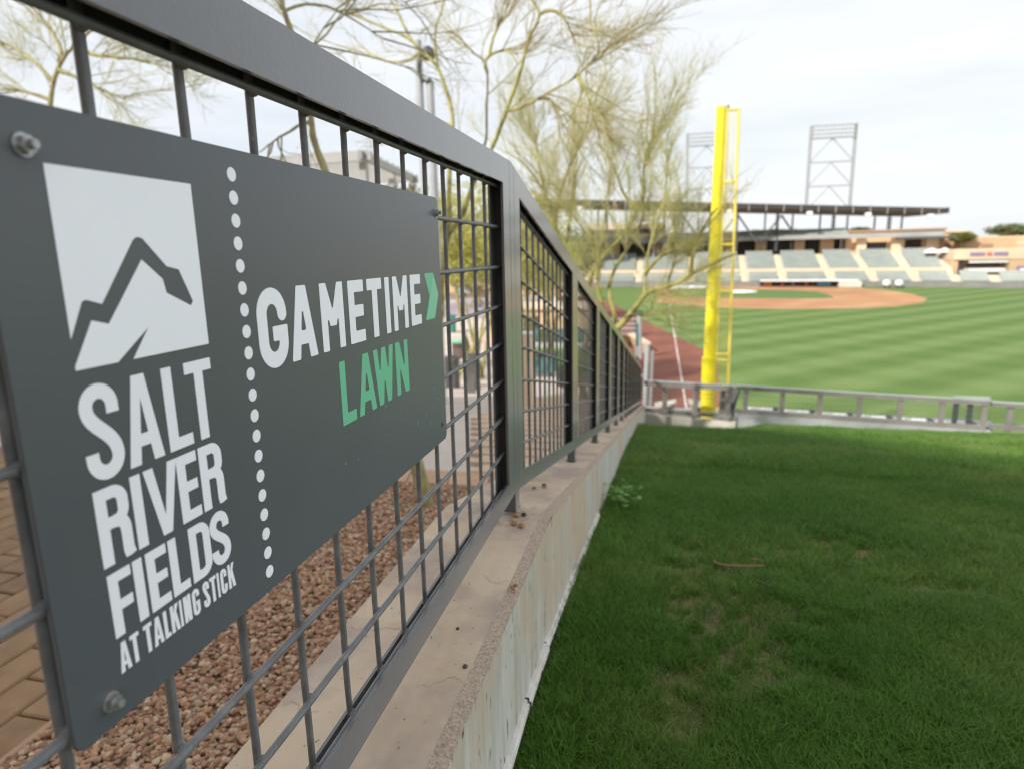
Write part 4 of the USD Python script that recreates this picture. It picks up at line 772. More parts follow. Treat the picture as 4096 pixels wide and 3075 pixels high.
def bin_(name, label, x, y, w, h, body, lid, z=None):
    z = left_z(y) if z is None else z; th = thing(name, label, 'bin', (x, y, float(z)))
    mb = MB(); v = trimesh.creation.extrude_polygon(sbox(-w/2, -w/2, w/2, w/2).buffer(-0.06).buffer(0.06), h*0.86); mb.tm(v); mb.build('body', body, th)
    mb = MB(); v = trimesh.creation.extrude_polygon(sbox(-w/2-.03, -w/2-.03, w/2+.03, w/2+.03).buffer(-0.08).buffer(0.08), h*0.10); v.apply_translation((0, 0, h*0.86+0.002)); mb.tm(v)
    top = trimesh.creation.extrude_polygon(Point(0, 0).buffer(w*0.36), h*0.04); top.apply_translation((0, 0, h*0.96+0.002)); mb.tm(top); mb.build('lid', lid, th)
    mb = MB(); mb.box(-w*0.3, w*0.3, -w/2-0.012, -w/2+0.01, h*0.60, h*0.76); mb.build('opening', 'opening_dark', th); return th
bin_('litter_bin', 'brown litter bin with a green lid on the pale plaza', -10.8, 34, 0.75, 1.05, 'bin_brown', 'vinyl_green_pale')
bin_('litter_bin', 'near dark litter bin standing against the edge of the sign', -6.35, 19, 0.42, 1.0, 'bin_dark', 'bin_dark')
bin_('recycling_bin', 'tall green recycling bin on the plaza', -15.6, 47, 0.62, 1.35, 'green_bin', 'green_bin')
t = thing('sign_stand', 'dark narrow stand leaning on the plaza beside the mesh', 'sign stand', (-4.85, 16.3, float(left_z(16.3))))
mb = MB(); mb.prism_yz(Polygon([(-.30, 0), (-.24, 0), (0.0, 1.05), (-0.05, 1.05)]), -0.13, 0.13); mb.build('board', 'bin_dark', t)
mb = MB(); mb.prism_yz(Polygon([(.24, 0), (.30, 0), (0.05, 1.05), (0.0, 1.04)]), -0.13, 0.13); mb.build('back_board', 'bin_dark', t)
t = thing('plaza_wall', 'orange adobe wall at the far end of the plaza', 'wall', (0, 0, 0))
mb = MB(); mb.prism_xy(LineString([(-60, 96), (-34, 93), (-14, 92), (-9, 88)]).buffer(0.5, cap_style=2), -5.85, -3.6); mb.build('wall_body', 'adobe', t)
mb = MB(); mb.prism_xy(LineString([(-60, 96), (-34, 93), (-14, 92), (-9, 88)]).buffer(0.65, cap_style=2), -3.598, -3.4); mb.build('coping', 'adobe_pale', t)
t = thing('utility_trailer', 'small white trailer parked in front of the orange wall', 'trailer', (-28.0, 90, -5.8))
mb = MB(); mb.box(-1.0, 1.0, -.7, .7, .35, 1.55, 0.05); mb.build('box_body', 'white_paint', t)
for x in (-.6, .6):
    w = lathe([(0.001, -.08), (.25, -.08), (.25, .08), (.001, .08)], 16); w.apply_transform(trimesh.transformations.rotation_matrix(math.pi/2, (1, 0, 0))); w.apply_translation((x, -.72, .27)); MB().tm(w).build('wheel', 'opening_dark', t)
mb = MB(); mb.beam((1.0, 0, .45), (1.9, 0, .4), .08, .08); mb.build('drawbar', 'steel_dark', t)
for k, x in enumerate((-24.8, -22.6)):
    t = thing('planter', ['left brown planter beside the white trailer', 'right brown planter beside the white trailer'][k], 'planter', (x, 89, -5.8))
    mb = MB(); mb.tm(lathe([(0.001, 0), (.6, 0), (.8, .9), (.86, 1.0), (.74, 1.0), (.7, .85), (.001, .85)], 20)); mb.build('pot', 'adobe_dark', t, smooth=40)
    V, F = leaf_quads(rng, np.array([0, 0, 1.3])+rng.normal(0, .35, (220, 3)), .09); MB().add(V, F).build('plant', 'leaf_sage', t)
sheet('plaza_carpet', Polygon([(-27, 62), (-15.5, 58), (-15.0, 80), (-24, 86)]), -5.79, 'purple_wall')
# beyond the second panel
t = thing('windscreen_fence', 'teal windscreen fence with a white base below an orange wall', 'fence', (0, 0, 0))
mb = MB(); mb.box(-9.5, -4.1, 38.0, 38.25, -5.75, -5.28); mb.build('base_board', 'white_paint', t)
mb = MB(); mb.box(-9.5, -4.1, 38.06, 38.12, -5.27, -4.45); mb.build('windscreen', 'teal_canopy', t)
for x in np.arange(-9.4, -4.0, 1.3):
    mb = MB(); mb.tube([(x, 38.2, -5.8), (x, 38.2, -4.35)], .04, 8); mb.build('post', 'steel_grey', t)
t = thing('clubhouse_wall', 'orange wall of a low building above the teal windscreen', 'building', (0, 0, 0))
mb = MB(); mb.box(-11, -4.3, 41, 46, -5.9, -3.55); mb.build('wall', 'adobe', t)
mb = MB(); mb.box(-11.2, -4.1, 40.8, 46.2, -3.548, -3.40); mb.build('roof_edge', 'adobe_pale', t)
mb = MB(); mb.box(-8.6, -7.6, 40.97, 41.03, -5.6, -4.0); mb.build('door', 'opening_dark', t)
sheet('lawn_patch', Polygon([(-8.5, 31.5), (-4.2, 31.5), (-4.4, 37.4), (-9.0, 37.4)]), -5.52, 'lawn_bright')
t = thing('storage_bin', 'dark grey green wheeled container on the tan ground', 'container', (-4.35, 24, float(left_z(24))))
mb = MB(); mb.box(-.55, .55, -.4, .4, .14, .82, .05); mb.build('body', 'teal_canopy', t)
mb = MB(); mb.box(-.59, .59, -.44, .44, .822, .90, .02); mb.build('lid', 'bin_dark', t)
for x in (-.4, .4):
    w = lathe([(0.001, -.04), (.07, -.04), (.07, .04), (.001, .04)], 12); w.apply_transform(trimesh.transformations.rotation_matrix(math.pi/2, (1, 0, 0))); w.apply_translation((x, -.3, .075)); MB().tm(w).build('wheel', 'opening_dark', t)
t = thing('bollard', 'pale rose post just behind the second fence panel', 'post', (-2.30, 11.2, float(left_z(11.2))))
MB().box(-.09, .09, -.09, .09, 0, 1.32, .01).build('shaft', 'adobe_pale', t); MB().box(-.11, .11, -.11, .11, 1.322, 1.37, .01).build('cap', 'white_paint', t)

# ================================================================== OUTFIELD WALL, RAILINGS, POLE
t = thing('outfield_wall', 'green outfield wall below the railings at the foot of the berm', 'wall', (0, 0, 0))
L = LineString(WALL_LINE); off = L.parallel_offset(0.30, 'left')
mb = MB(); mb.prism_xy(L.buffer(0.30, cap_style=2), FIELD-0.1, -4.32); mb.build('wall_body', 'wall_green', t)
mb = MB(); mb.prism_xy(Polygon([(-0.42, 16.56), (1.78, 15.93), (2.5, 15.9), (2.4, 18.2), (-0.42, 18.4)]), FIELD-0.1, -4.36); mb.build('corner_platform', 'deck_grey', t)
t = thing('low_wall', 'short pale concrete wall under the tall railing beside the mesh fence', 'wall', (0, 0, 0))
mb = MB(); mb.prism_xy(LineString([(-0.245, 16.20), (1.86, 15.60)]).buffer(0.10, cap_style=2), -4.6, -4.02); mb.build('wall_body', 'wall_pale', t)
def rail_run(name, label, p0, p1, ztop, zbot, pw, spacing, th_top, first=0.0, mesh=True, post_drop=0.0, capw=0.12):
    t = thing(name, label, 'railing', (0, 0, 0)); p0, p1 = np.array(p0, float), np.array(p1, float); L = np.linalg.norm(p1-p0); d = (p1-p0)/L
    zt = lambda s: ztop[0]+(ztop[1]-ztop[0])*s/L; zb = lambda s: zbot[0]+(zbot[1]-zbot[0])*s/L
    A = lambda s, z: (p0[0]+d[0]*s, p0[1]+d[1]*s, z)
    mb = MB(); mb.beam(A(0, zt(0)-th_top/2), A(L, zt(L)-th_top/2), capw, th_top); mb.build('top_rail', 'rail_grey', t)
    mb = MB(); mb.beam(A(-0.02, zt(0)+0.011), A(L+0.02, zt(L)+0.011), capw+0.02, 0.02); mb.build('cap_rail', 'rail_cap', t)
    mb = MB(); mb.beam(A(0, zb(0)+0.05), A(L, zb(L)+0.05), 0.07, 0.10); mb.build('bottom_rail', 'rail_grey', t)
    s = first
    while s < L+0.01:
        mb = MB(); s2 = min(max(s, pw/2), L-pw/2)
        mb.beam(A(s2, zb(s2)-post_drop), A(s2, zt(s2)-th_top-0.002), 0.05, pw, up=(d[0], d[1], 0)); mb.build('post', 'rail_grey', t); s += spacing
    if mesh:
        mb = MB(); hz = zt(0)-th_top-zb(0)-0.1; n = max(3, int(hz/0.10))
        for k in range(1, n):
            mb.tube([A(0, zb(0)+0.1+hz*k/n), A(L, zb(L)+0.1+hz*k/n)], 0.0035, 4, False)
        for q in np.arange(0.05, L, 0.10): mb.tube([A(q, zb(q)+0.1), A(q, zt(q)-th_top)], 0.0022, 4, False)
        tag(mb.build('wire_mesh', 'rail_mesh', t), kind='stuff')
    return t, A
rail_run('railing', 'taller grey railing in front of the foot of the yellow pole', (-0.30, 16.22), (1.76, 15.63), (-3.20, -3.155), (-3.98, -3.94), 0.115, 0.755, 0.11, 0.52, post_drop=0.05)
rail_run('railing', 'long grey railing along the bottom of the berm', (1.83, 15.60), (6.85, 15.10), (-3.14, -3.235), (-3.78, -3.86), 0.105, 0.80, 0.085, 0.22, capw=0.09, post_drop=0.12)
rail_run('railing', 'lower grey railing at the right edge beyond the gate', (6.98, 15.25), (10.6, 14.9), (-3.29, -3.36), (-3.86, -3.94), 0.11, 1.0, 0.07, 0.35, post_drop=0.12)
t = thing('railing_gate', 'narrow gate with dark bars at the right end of the long railing', 'gate', (0, 0, 0))
for x in (6.28, 6.55, 6.82):
    mb = MB(); mb.box(x-.045, x+.045, 15.14, 15.20, -3.95, -3.28); mb.build('post', 'rail_grey' if x > 6.7 else 'steel_dark', t)
mb = MB(); mb.box(6.22, 6.90, 15.12, 15.24, -3.275, -3.17); mb.build('top_rail', 'rail_cap', t)
mb = MB()
for z in np.arange(-3.95, -3.32, .07): mb.tube([(6.3, 15.17, z), (6.8, 15.17, z)], .006, 5, False)
mb.build('bars', 'rail_mesh', t)
t = thing('curb', 'grey concrete curb under the long railing', 'curb', (0, 0, 0))
mb = MB(); mb.beam((1.90, 15.585, -4.09), (6.95, 15.08, -4.17), .20, .60); mb.build('curb_body', 'curb_grey', t)
mb = MB(); mb.prism_xy(LineString([(6.98, 15.25), (14, 14.5)]).buffer(0.11, cap_style=2), -4.6, -4.0); mb.build('curb_end', 'curb_grey', t)
def line_at(s): return 1.95+s, 16.02-0.095*s
t0 = None
LB = ['%s white ledge board behind the long railing, counting from the yellow pole' % w for w in ('first', 'second', 'third', 'fourth', 'fifth', 'sixth', 'seventh')]
for k in range(7):
    x, y = line_at(0.16+k*0.80)
    th = thing('ledge_board', LB[0], 'ledge', (x, y, -3.80), -0.095, 'white ledge boards behind the railing') if k == 0 else None
    if k == 0:
        mb = MB()
        for q in range(4): mb.box(q*0.155, q*0.155+0.145, -.10, .10, 0.0, 0.055, .004)
        mb.build('board', 'white_paint', th); MB().box(.63, .72, -.08, .08, -.02, .10, .01).build('bracket', 'steel_dark', th); t0 = th
    else: copy_tree(t0, (x, y, -3.80-0.018*k), -0.095, LB[k])
t = thing('coping', 'pale coping strip on top of the outfield wall behind the white boards', 'coping', (0, 0, 0))
mb = MB(); mb.prism_xy(LineString([(1.9, 16.35), (7.3, 15.85)]).buffer(.09, cap_style=2), -4.31, -3.87); mb.build('coping_body', 'rail_cap', t)
# foul pole
PX, PY = 1.285, 17.05
t = thing('foul_pole', 'tall bright yellow pole with a narrow screen frame on its right', 'pole', (0, 0, 0))
MB().tube([(PX+.02, PY, -4.36), (PX-.005, PY, -2.70)], .172, 28).build('sleeve', 'pole_yellow', t, smooth=40)
MB().tube([(PX, PY, -2.72), (PX+.045, PY, 3.36)], [.140, .111], 28).build('shaft', 'pole_yellow', t, smooth=40)
def px_at(z): return PX+.045*(z+2.72)/6.08
def inner(z): return px_at(z)+np.interp(z, [-2.7, 3.3], [.190, .143])
def outer(z): return inner(z)+np.interp(z, [-4.0, 3.3], [.33, .27])
mb = MB(); mb.tube([(inner(-4.1), PY, -4.1), (inner(3.3), PY, 3.3)], .028, 8); mb.build('inner_rail', 'screen_yellow', t)
mb = MB(); mb.tube([(outer(-4.1), PY, -4.1), (outer(3.3), PY, 3.3)], .034, 8); mb.build('outer_rail', 'screen_yellow', t)
for z in (-4.05, -2.78, -2.62, -1.02, .13, 1.62, 3.28):
    mb = MB(); mb.tube([(px_at(z)+.08, PY, z), (outer(z), PY, z)], .034, 8); mb.build('cross_bar', 'screen_yellow', t)
mb = MB()
for z in np.arange(-4.0, 3.2, .065):
    a, b = inner(z), outer(z+.2)
    mb.tube([(a, PY, z), (b, PY, min(z+.24, 3.27))], .0028, 3, False); mb.tube([(outer(z), PY, z), (inner(z), PY, min(z+.24, 3.27))], .0028, 3, False)
tag(mb.build('screen_mesh', 'screen_yellow', t), kind='stuff')
MB().box(px_at(3.3)+.14, px_at(3.3)+.18, PY-.03, PY+.03, 3.30, 3.38).build('tip_bracket', 'steel_dark', t)
t = thing('control_cabinet', 'dark metal box and strut behind the railing beside the yellow pole', 'cabinet', (1.72, 16.6, -4.36))
MB().box(-.16, .22, -.12, .12, .10, 1.02, .02).build('case', 'rail_grey', t)
MB().beam((.05, -.15, .12), (.30, -.15, .98), .06, .05).build('strut', 'steel_dark', t); MB().box(-.13, .1, -.125, -.118, .72, .95).build('panel', 'opening_dark', t)
for k, (x, y, sl, lab) in enumerate(((-.02, 17.4, .10, 'left pale hooded vent behind the tall railing'), (.86, 17.4, -.14, 'right pale hooded vent next to the yellow pole'))):
    t = thing('vent_hood', lab, 'vent', (x, y, -4.36))
    MB().prism_yz(Polygon([(-.2, 0), (.2, 0), (.2, .22), (-.2, .22)]), 0, .08).build('side', 'wall_pale', t); MB().prism_yz(Polygon([(-.2, 0), (.2, 0), (.2, .22), (-.2, .22)]), .42, .50).build('side', 'wall_pale', t)
    mb = MB(); z0, z1 = (.24, .24+abs(sl)); a, b = (z0, z1) if sl > 0 else (z1, z0)
    mb.add([(-.03, -.24, a), (.53, -.24, b), (.53, .24, b), (-.03, .24, a), (-.03, -.24, a+.06), (.53, -.24, b+.06), (.53, .24, b+.06), (-.03, .24, a+.06)], [(0, 3, 2, 1), (4, 5, 6, 7), (0, 1, 5, 4), (1, 2, 6, 5), (2, 3, 7, 6), (3, 0, 4, 7)]); mb.build('hood', 'wall_pale', t)
    MB().box(.081, .419, -.1, .15, 0.01, .2).build('inside', 'wall_green', t)
t = thing('steel_post', 'tall pale steel post standing at the end of the mesh fence', 'post', (-.40, 19, FIELD))
MB().tube([(0.02, 0, 0), (0.10, 0, 3.75)], .075, 14).build('shaft', 'steel_grey', t, smooth=40); MB().tube([(.19, .05, 0), (.25, .05, 3.55)], .045, 12).build('second_tube', 'deck_grey', t, smooth=40)
t = thing('padded_post', 'two tone grey and green post at the edge of the red track', 'post', (-1.05, 39.5, FIELD))
MB().tube([(.02, 0, 0), (-.12, 0, 2.6)], .13, 14).build('shaft', 'steel_grey', t, smooth=40); MB().box(-.30, -.13, -.15, .15, 0, 2.15, .02).build('pad', 'teal_canopy', t)
t = thing('notice_board', 'small white notice board in front of the bullpen lawn', 'sign', (-1.18, 37.5, FIELD))
MB().box(-.13, .13, -.02, .02, .42, 1.0, .01).build('board', 'white_paint', t); MB().box(-.04, .04, .021, .07, 0, .98).build('stake', 'steel_dark', t)
t = thing('utility_box', 'dark green utility box with a tan top beside the red track', 'box', (-1.05, 30.5, FIELD))
MB().box(-.34, .34, -.3, .3, 0, .58, .02).build('body', 'wall_green', t); MB().box(-.38, .38, -.34, .34, .582, .66, .02).build('top', 'wall_pale', t); MB().box(-.1, .06, -.305, -.299, .2, .4).build('label_plate', 'steel_grey', t)
t = thing('bullpen_wall', 'low tan wall behind the bullpen lawn', 'wall', (0, 0, FIELD))
MB().prism_xy(LineString([(-6, 46.5), (-1.8, 46.3), (-.75, 41.9)]).buffer(.25, cap_style=2), 0, .55).build('wall_body', 'adobe', t); MB().prism_xy(LineString([(-6, 46.5), (-1.8, 46.3), (-.75, 41.9)]).buffer(.32, cap_style=2), .552, .64).build('coping', 'adobe_pale', t)
t = thing('bullpen_bench', 'row of grey benches behind the low tan wall', 'bench', (0, 0, FIELD))
for k in range(4):
    MB().box(-4.2+.15*k, -1.5, 48+.9*k, 48.4+.9*k, .45+.25*k, .52+.25*k).build('seat_plank', 'deck_grey', t); MB().box(-4.0, -3.9, 48.1+.9*k, 48.3+.9*k, 0, .448+.25*k).build('leg', 'steel_dark', t); MB().box(-1.8, -1.7, 48.1+.9*k, 48.3+.9*k, 0, .448+.25*k).build('leg', 'steel_dark', t)

# ================================================================== STADIUM
F0 = np.array([(-40, 116), (-22, 122), (-6, 122.5), (6, 121.5), (15, 120), (25, 118.6), (35, 116.6), (42, 114.4), (50, 110.5), (58, 105), (66, 97.5)], float)
from scipy.interpolate import CubicSpline
_s = np.r_[0, np.cumsum(np.linalg.norm(np.diff(F0, axis=0), axis=1))]; _cs = CubicSpline(_s, F0)
def front(s, dep):
    p = _cs(s); k = np.interp(p[0], [-40, -10, 0, 20, 35, 40, 45, 60], [-.35, -.05, .02, .08, .05, .09, .2, .35]); d = np.array([k, 1.0])
    return p + dep*d/np.linalg.norm(d)
def s_of_x(x):
    ss = np.linspace(0, _s[-1], 4000); return ss[np.argmin(abs(_cs(ss)[:, 0]-x))]
AISLE_X = [-30, -21, -12.5, -4.0, 5.5, 14.6, 20.8, 28.4, 34.6, 40.2, 45.0, 49.4, 56]
def bar(mb, s0, s1, d0, d1, z0, z1, n=2):
    ss = np.linspace(s0, s1, n+1)
    for a, b in zip(ss[:-1], ss[1:]):
        P = [front(a, d0), front(b, d0), front(b, d1), front(a, d1)]
        V = [(p[0], p[1], z) for z in (z0, z1) for p in P]
        mb.add(V, [(0, 3, 2, 1), (4, 5, 6, 7), (0, 1, 5, 4), (1, 2, 6, 5), (2, 3, 7, 6), (3, 0, 4, 7)])
def seat_row(mb, s0, s1, d, z):
    n = max(2, int((s1-s0)/0.56)); 
    for k in range(n):
        a = s0+(s1-s0)*(k+.06)/n; b = s0+(s1-s0)*(k+.94)/n
        bar(mb, a, b, d, d+.42, z+.40, z+.46, 1)
        P = [front(a, d+.40), front(b, d+.40), front(b, d+.52), front(a, d+.52)]
        V = [(P[0][0], P[0][1], z+.42), (P[1][0], P[1][1], z+.42), (P[2][0], P[2][1], z+.88), (P[3][0], P[3][1], z+.88)]
        q = front(a, d+.58)-front(a, d+.52); V += [(v[0]+q[0], v[1]+q[1], v[2]) for v in V]
        mb.add(V, [(0, 1, 2, 3), (4, 7, 6, 5), (2, 6, 7, 3)])
ORD = ['far left', 'second from the left', 'third from the left', 'left of centre', 'just left of the yellow pole', 'just right of the yellow pole', 'behind the white tarp', 'behind the red infield', 'above the dugout', 'beside the dugout end', 'below the right end of the roof', 'in front of the concession stand', 'farthest right']
for i in range(len(AISLE_X)-1):
    sa, sb = s_of_x(AISLE_X[i])+.75, s_of_x(AISLE_X[i+1])-.75
    up = i <= 9
    t = thing('lower_seating', 'lower block of grey green seats, %s' % ORD[i], 'seating', (0, 0, 0))
    for r in range(5):
        z = -5.85+.27*r; mb = MB(); bar(mb, sa-.2, sb+.2, .3+.85*r, 1.15+.85*r, z-.6, z); mb.build('step', 'stand_concrete', t)
        mb = MB(); seat_row(mb, sa, sb, .55+.85*r, z); mb.build('seat_row', 'seat_green', t)
    if up:
        t = thing('upper_seating', 'upper block of grey green seats, %s' % ORD[i], 'seating', (0, 0, 0))
        mb = MB(); bar(mb, sa-.2, sb+.2, 7.6, 7.9, -6.4, -3.55); mb.build('front_wall', 'adobe_pale', t)
        for r in range(12):
            z = -3.95+.25*r; mb = MB(); bar(mb, sa-.2, sb+.2, 7.95+.85*r, 8.8+.85*r, z-.7, z); mb.build('step', 'stand_concrete', t)
            mb = MB(); seat_row(mb, sa, sb, 8.2+.85*r, z); mb.build('seat_row', 'seat_green', t)
AIS = ['farthest left behind the trees', 'second from the left behind the trees', 'third from the left behind the trees', 'left of the near tree limb', 'just left of the yellow pole', 'first to the right of the yellow pole', 'second to the right of the yellow pole', 'above the middle of the dugout', 'at the end of the dugout', 'below the last roof columns', 'under the tip of the roof beside the parasols', 'in front of the concession counter', 'farthest right at the picture edge']
for i, x in enumerate(AISLE_X):
    s = s_of_x(x); t = thing('aisle', 'tan stair aisle, %s' % AIS[i], 'stairs', (0, 0, 0))
    for r in range(5):
        mb = MB(); bar(mb, s-.53, s+.53, .3+.85*r, 1.15+.85*r, -6.8, -5.79+.27*r, 1); mb.build('step', 'aisle', t)
    if i <= 10:
        for r in range(12):
            mb = MB(); bar(mb, s-.53, s+.53, 7.95+.85*r, 8.8+.85*r, -4.6, -3.89+.25*r, 1); mb.build('step', 'aisle', t)
        mb = MB(); bar(mb, s-.53, s+.53, 7.3, 7.95, -6.4, -4.3, 1); mb.build('landing', 'aisle', t)
t = thing('concourse', 'tan walkway and back wall running behind the lower seats', 'structure', (0, 0, 0))
mb = MB(); bar(mb, 0.5, _s[-1]-.5, 4.6, 7.55, -6.9, -4.72, 40); mb.build('walkway', 'aisle', t)
mb = MB(); bar(mb, 0.5, _s[-1]-.5, 0.0, .28, -6.9, -5.5, 40); mb.build('field_wall', 'field_wall_grey', t)
mb = MB(); bar(mb, 0.5, s_of_x(45.5), 18.2, 24, -6.9, -1.15, 30); mb.build('upper_walkway', 'aisle', t)
t = thing('dugout', 'long dugout with a white roof edge and dark openings under the seats', 'dugout', (0, 0, 0))
sa, sb = s_of_x(17), s_of_x(31.8)
mb = MB(); bar(mb, sa, sb, -1.6, .2, -5.42, -5.22, 10); mb.build('roof', 'white_paint', t)
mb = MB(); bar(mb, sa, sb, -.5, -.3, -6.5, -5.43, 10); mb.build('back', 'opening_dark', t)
mb = MB(); bar(mb, s_of_x(29.0), sb+.5, -1.5, -.55, -6.5, -5.43, 2); mb.build('end_wall', 'wall_pale', t)
for k, (x0, x1, mt) in enumerate(((17.6, 18.9, 'ad_orange'), (26.0, 28.0, 'ad_blue'), (20.4, 20.8, 'letter_red'), (22, 22.5, 'letter_purple'), (24.1, 24.5, 'letter_red'))):
    mb = MB(); bar(mb, s_of_x(x0), s_of_x(x1), -.62, -.52, -6.15, -5.6, 1); mb.build('wall_panel', mt, t)
# upper level
t = thing('grandstand', 'grandstand with suites, grey deck edge and dark openings under the long roof', 'building', (0, 0, 0))
def sb_(mb, x0, x1, d0, d1, z0, z1, n=6): bar(mb, s_of_x(x0), s_of_x(x1), d0, d1, z0, z1, n)
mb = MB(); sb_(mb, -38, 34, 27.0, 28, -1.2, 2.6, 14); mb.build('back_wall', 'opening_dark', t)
for k, (x0, x1) in enumerate(((-36, -30), (-24, -19), (-12, -8), (-2, 2), (9, 11), (17.5, 19.5), (25, 27), (30, 32.5))):
    mb = MB(); sb_(mb, x0, x1, 25.4, 26.9, -1.2, 2.0, 2); mb.build('pier', 'adobe', t)
mb = MB(); sb_(mb, -38, 45.8, 21.5, 22.4, 1.75, 2.6, 16); mb.build('deck_edge', 'deck_grey', t)
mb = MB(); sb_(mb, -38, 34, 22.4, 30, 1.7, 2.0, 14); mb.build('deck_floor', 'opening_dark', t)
for r in range(5):
    mb = MB(); sa, sb = s_of_x(-36), s_of_x(34.5)
    bar(mb, sa, sb, 22.6+.8*r, 23.4+.8*r, 2.0, 2.1+.22*r, 12); mb.build('deck_step', 'stand_concrete', t)
    mb = MB(); seat_row(mb, sa, sb, 22.7+.8*r, 2.1+.22*r); mb.build('deck_seat_row', 'seat_green', t)
mb = MB(); sb_(mb, 34.6, 46.2, 24.6, 30, -1.2, 2.9, 4); mb.build('press_wall', 'adobe', t)
mb = MB(); sb_(mb, 34.4, 46.4, 24.2, 30.4, 2.91, 3.25, 4); mb.build('press_roof', 'adobe_dark', t)
mb = MB(); sb_(mb, 41.0, 47.0, 20.2, 24.5, 1.3, 1.7, 3); mb.build('awning', 'steel_dark', t)
for x in (36.0, 40.6, 44.2):
    mb = MB(); sb_(mb, x, x+1.3, 23.2, 24.5, -1.2, 1.69, 1); mb.build('pier', 'adobe_pale', t)
mb = MB(); sb_(mb, 37.6, 40.2, 24.5, 24.59, -.9, .9, 3); mb.build('opening', 'opening_dark', t)
mb = MB(); sb_(mb, 42.2, 43.8, 24.5, 24.59, -.9, 1.2, 3); mb.build('opening', 'opening_dark', t)
mb = MB(); sb_(mb, -14, 0.5, 24, 28, 3.2, 6.0, 6); mb.build('press_box', 'adobe_pale', t)
mb = MB(); sb_(mb, -13.5, 0, 23.9, 23.98, 3.8, 4.9, 6); mb.build('press_window', 'steel_dark', t)
# long roof
def RF(u, w=0.0): # along and across the roof
    a, b = np.array([-26.0, 128.0, 9.9]), np.array([53.2, 149.0, 6.75]); d = (b-a)/np.linalg.norm(b-a); c = np.array([-d[1], d[0], 0]); return a+(b-a)*u+c*w
t = thing('stadium_roof', 'long dark brown roof over the grandstand with steel columns', 'roof', (0, 0, 0))
mb = MB(); P = [RF(0, -5), RF(1.0, -5), RF(1.0, 9), RF(0, 9)]
mb.add([tuple(p+np.array([0, 0, z])) for z, o in ((-.50, 0), (.38, 0)) for p in P], [(0, 3, 2, 1), (4, 5, 6, 7), (0, 1, 5, 4), (1, 2, 6, 5), (2, 3, 7, 6), (3, 0, 4, 7)]); mb.build('roof_slab', 'roof_brown', t)
mb = MB(); mb.add([tuple(p) for p in (RF(1.0, -5)+[0, 0, .5], RF(1.0, 9)+[0, 0, .5], RF(1.045, 2)+[0, 0, .55], RF(1.0, -5)+[0, 0, -.6], RF(1.0, 9)+[0, 0, -.6], RF(1.045, 2)+[0, 0, .35])], [(0, 2, 1), (3, 4, 5), (0, 3, 5), (0, 5, 2), (1, 2, 5), (1, 5, 4)]); mb.build('roof_tip', 'roof_brown', t)
for k in range(24):
    mb = MB(); mb.beam(RF(.02+k*.0415, -5.06)+[0, 0, -1.0], RF(.02+k*.0415, -5.06)+[0, 0, .62], .16, .10); mb.build('fascia_joint', 'deck_grey', t)
for k in range(14):
    u = .04+k*.07; mb = MB(); mb.beam(RF(u, 3)+[0, 0, -11], RF(u, 3)+[0, 0, -.95], .30, .30); mb.build('column', 'tower_steel', t)
for k in range(7):
    u = .055+k*.14; mb = MB()
    for w in (-.4, .4): mb.beam(RF(u, w)+[0, 0, -8.5], RF(u, w)+[0, 0, -.95], .22, .22)
    for z in np.arange(-8.4, -1.2, .8): mb.beam(RF(u, -.4)+[0, 0, z], RF(u, .4)+[0, 0, z+.8], .12, .12)
    mb.build('truss_column', 'steel_dark', t)
for u in (.38, .52, .63):
    mb = MB(); mb.beam(RF(u, 1)+[0, 0, -1.3], RF(u-.05, 1)+[0, 0, -6.6], .24, .24); mb.beam(RF(u, 1)+[0, 0, -1.3], RF(u+.05, 1)+[0, 0, -6.6], .3, .3); mb.build('brace', 'deck_grey', t)
for u in (.12, .3, .47, .66, .8, .95):
    p = RF(u, -5.6); MB().box(p[0]-.5, p[0]+.5, p[1]-.5, p[1]+.5, p[2]-1.6, p[2]-.9, .1).build('speaker', 'white_paint', t)
def tower(name, label, x0, x1, y, zb, z1, lean, mat):
    t = thing(name, label, 'light tower', (0, 0, 0)); H = z1-zb
    X = lambda s, z: (x0 if s == 0 else x1)+lean*(z-zb)/H
    for s in (0, 1): MB().beam((X(s, zb), y, zb), (X(s, z1), y, z1), .55, .55).build('leg', mat, t)
    lv = np.linspace(zb, z1-2.4, 4)
    for i in range(3):
        a, b = lv[i], lv[i+1]
        MB().beam((X(0, b), y, b), (X(1, b), y, b), .26, .26).build('cross_beam', mat, t)
        m_ = (X(0, b)+X(1, b))/2; mb = MB(); mb.beam((m_, y, b-.1), (X(0, a)+.1, y, a+.1), .17, .17); mb.beam((m_, y, b-.1), (X(1, a)-.1, y, a+.1), .17, .17); mb.build('brace', 'tower_steel', t)
    for r in range(4):
        z = z1-2.3+.75*r; MB().beam((X(0, z), y-.3, z-.18), (X(1, z), y-.3, z-.18), .14, .12).build('lamp_bar', 'steel_dark', t)
        for q in range(11):
            xx = X(0, z)+.4+(X(1, z)-X(0, z)-.8)*q/10
            c = lathe([(0.001, 0), (.14, .02), (.25, .26), (.25, .34), (.001, .34)], 8); c.apply_transform(trimesh.transformations.rotation_matrix(math.radians(115), (1, 0, 0))); c.apply_translation((xx, y-.35, z)); MB().tm(c).build('lamp', 'lamp_face', t)
tower('light_tower', 'left light tower partly behind the yellow pole', 5.0, 12.45, 140, 8.0, 22.9, -.3, 'tower_steel')
tower('light_tower', 'right light tower standing clear above the long roof', 28.3, 36.35, 143, 7.5, 23.5, 0.0, 'tower_steel')
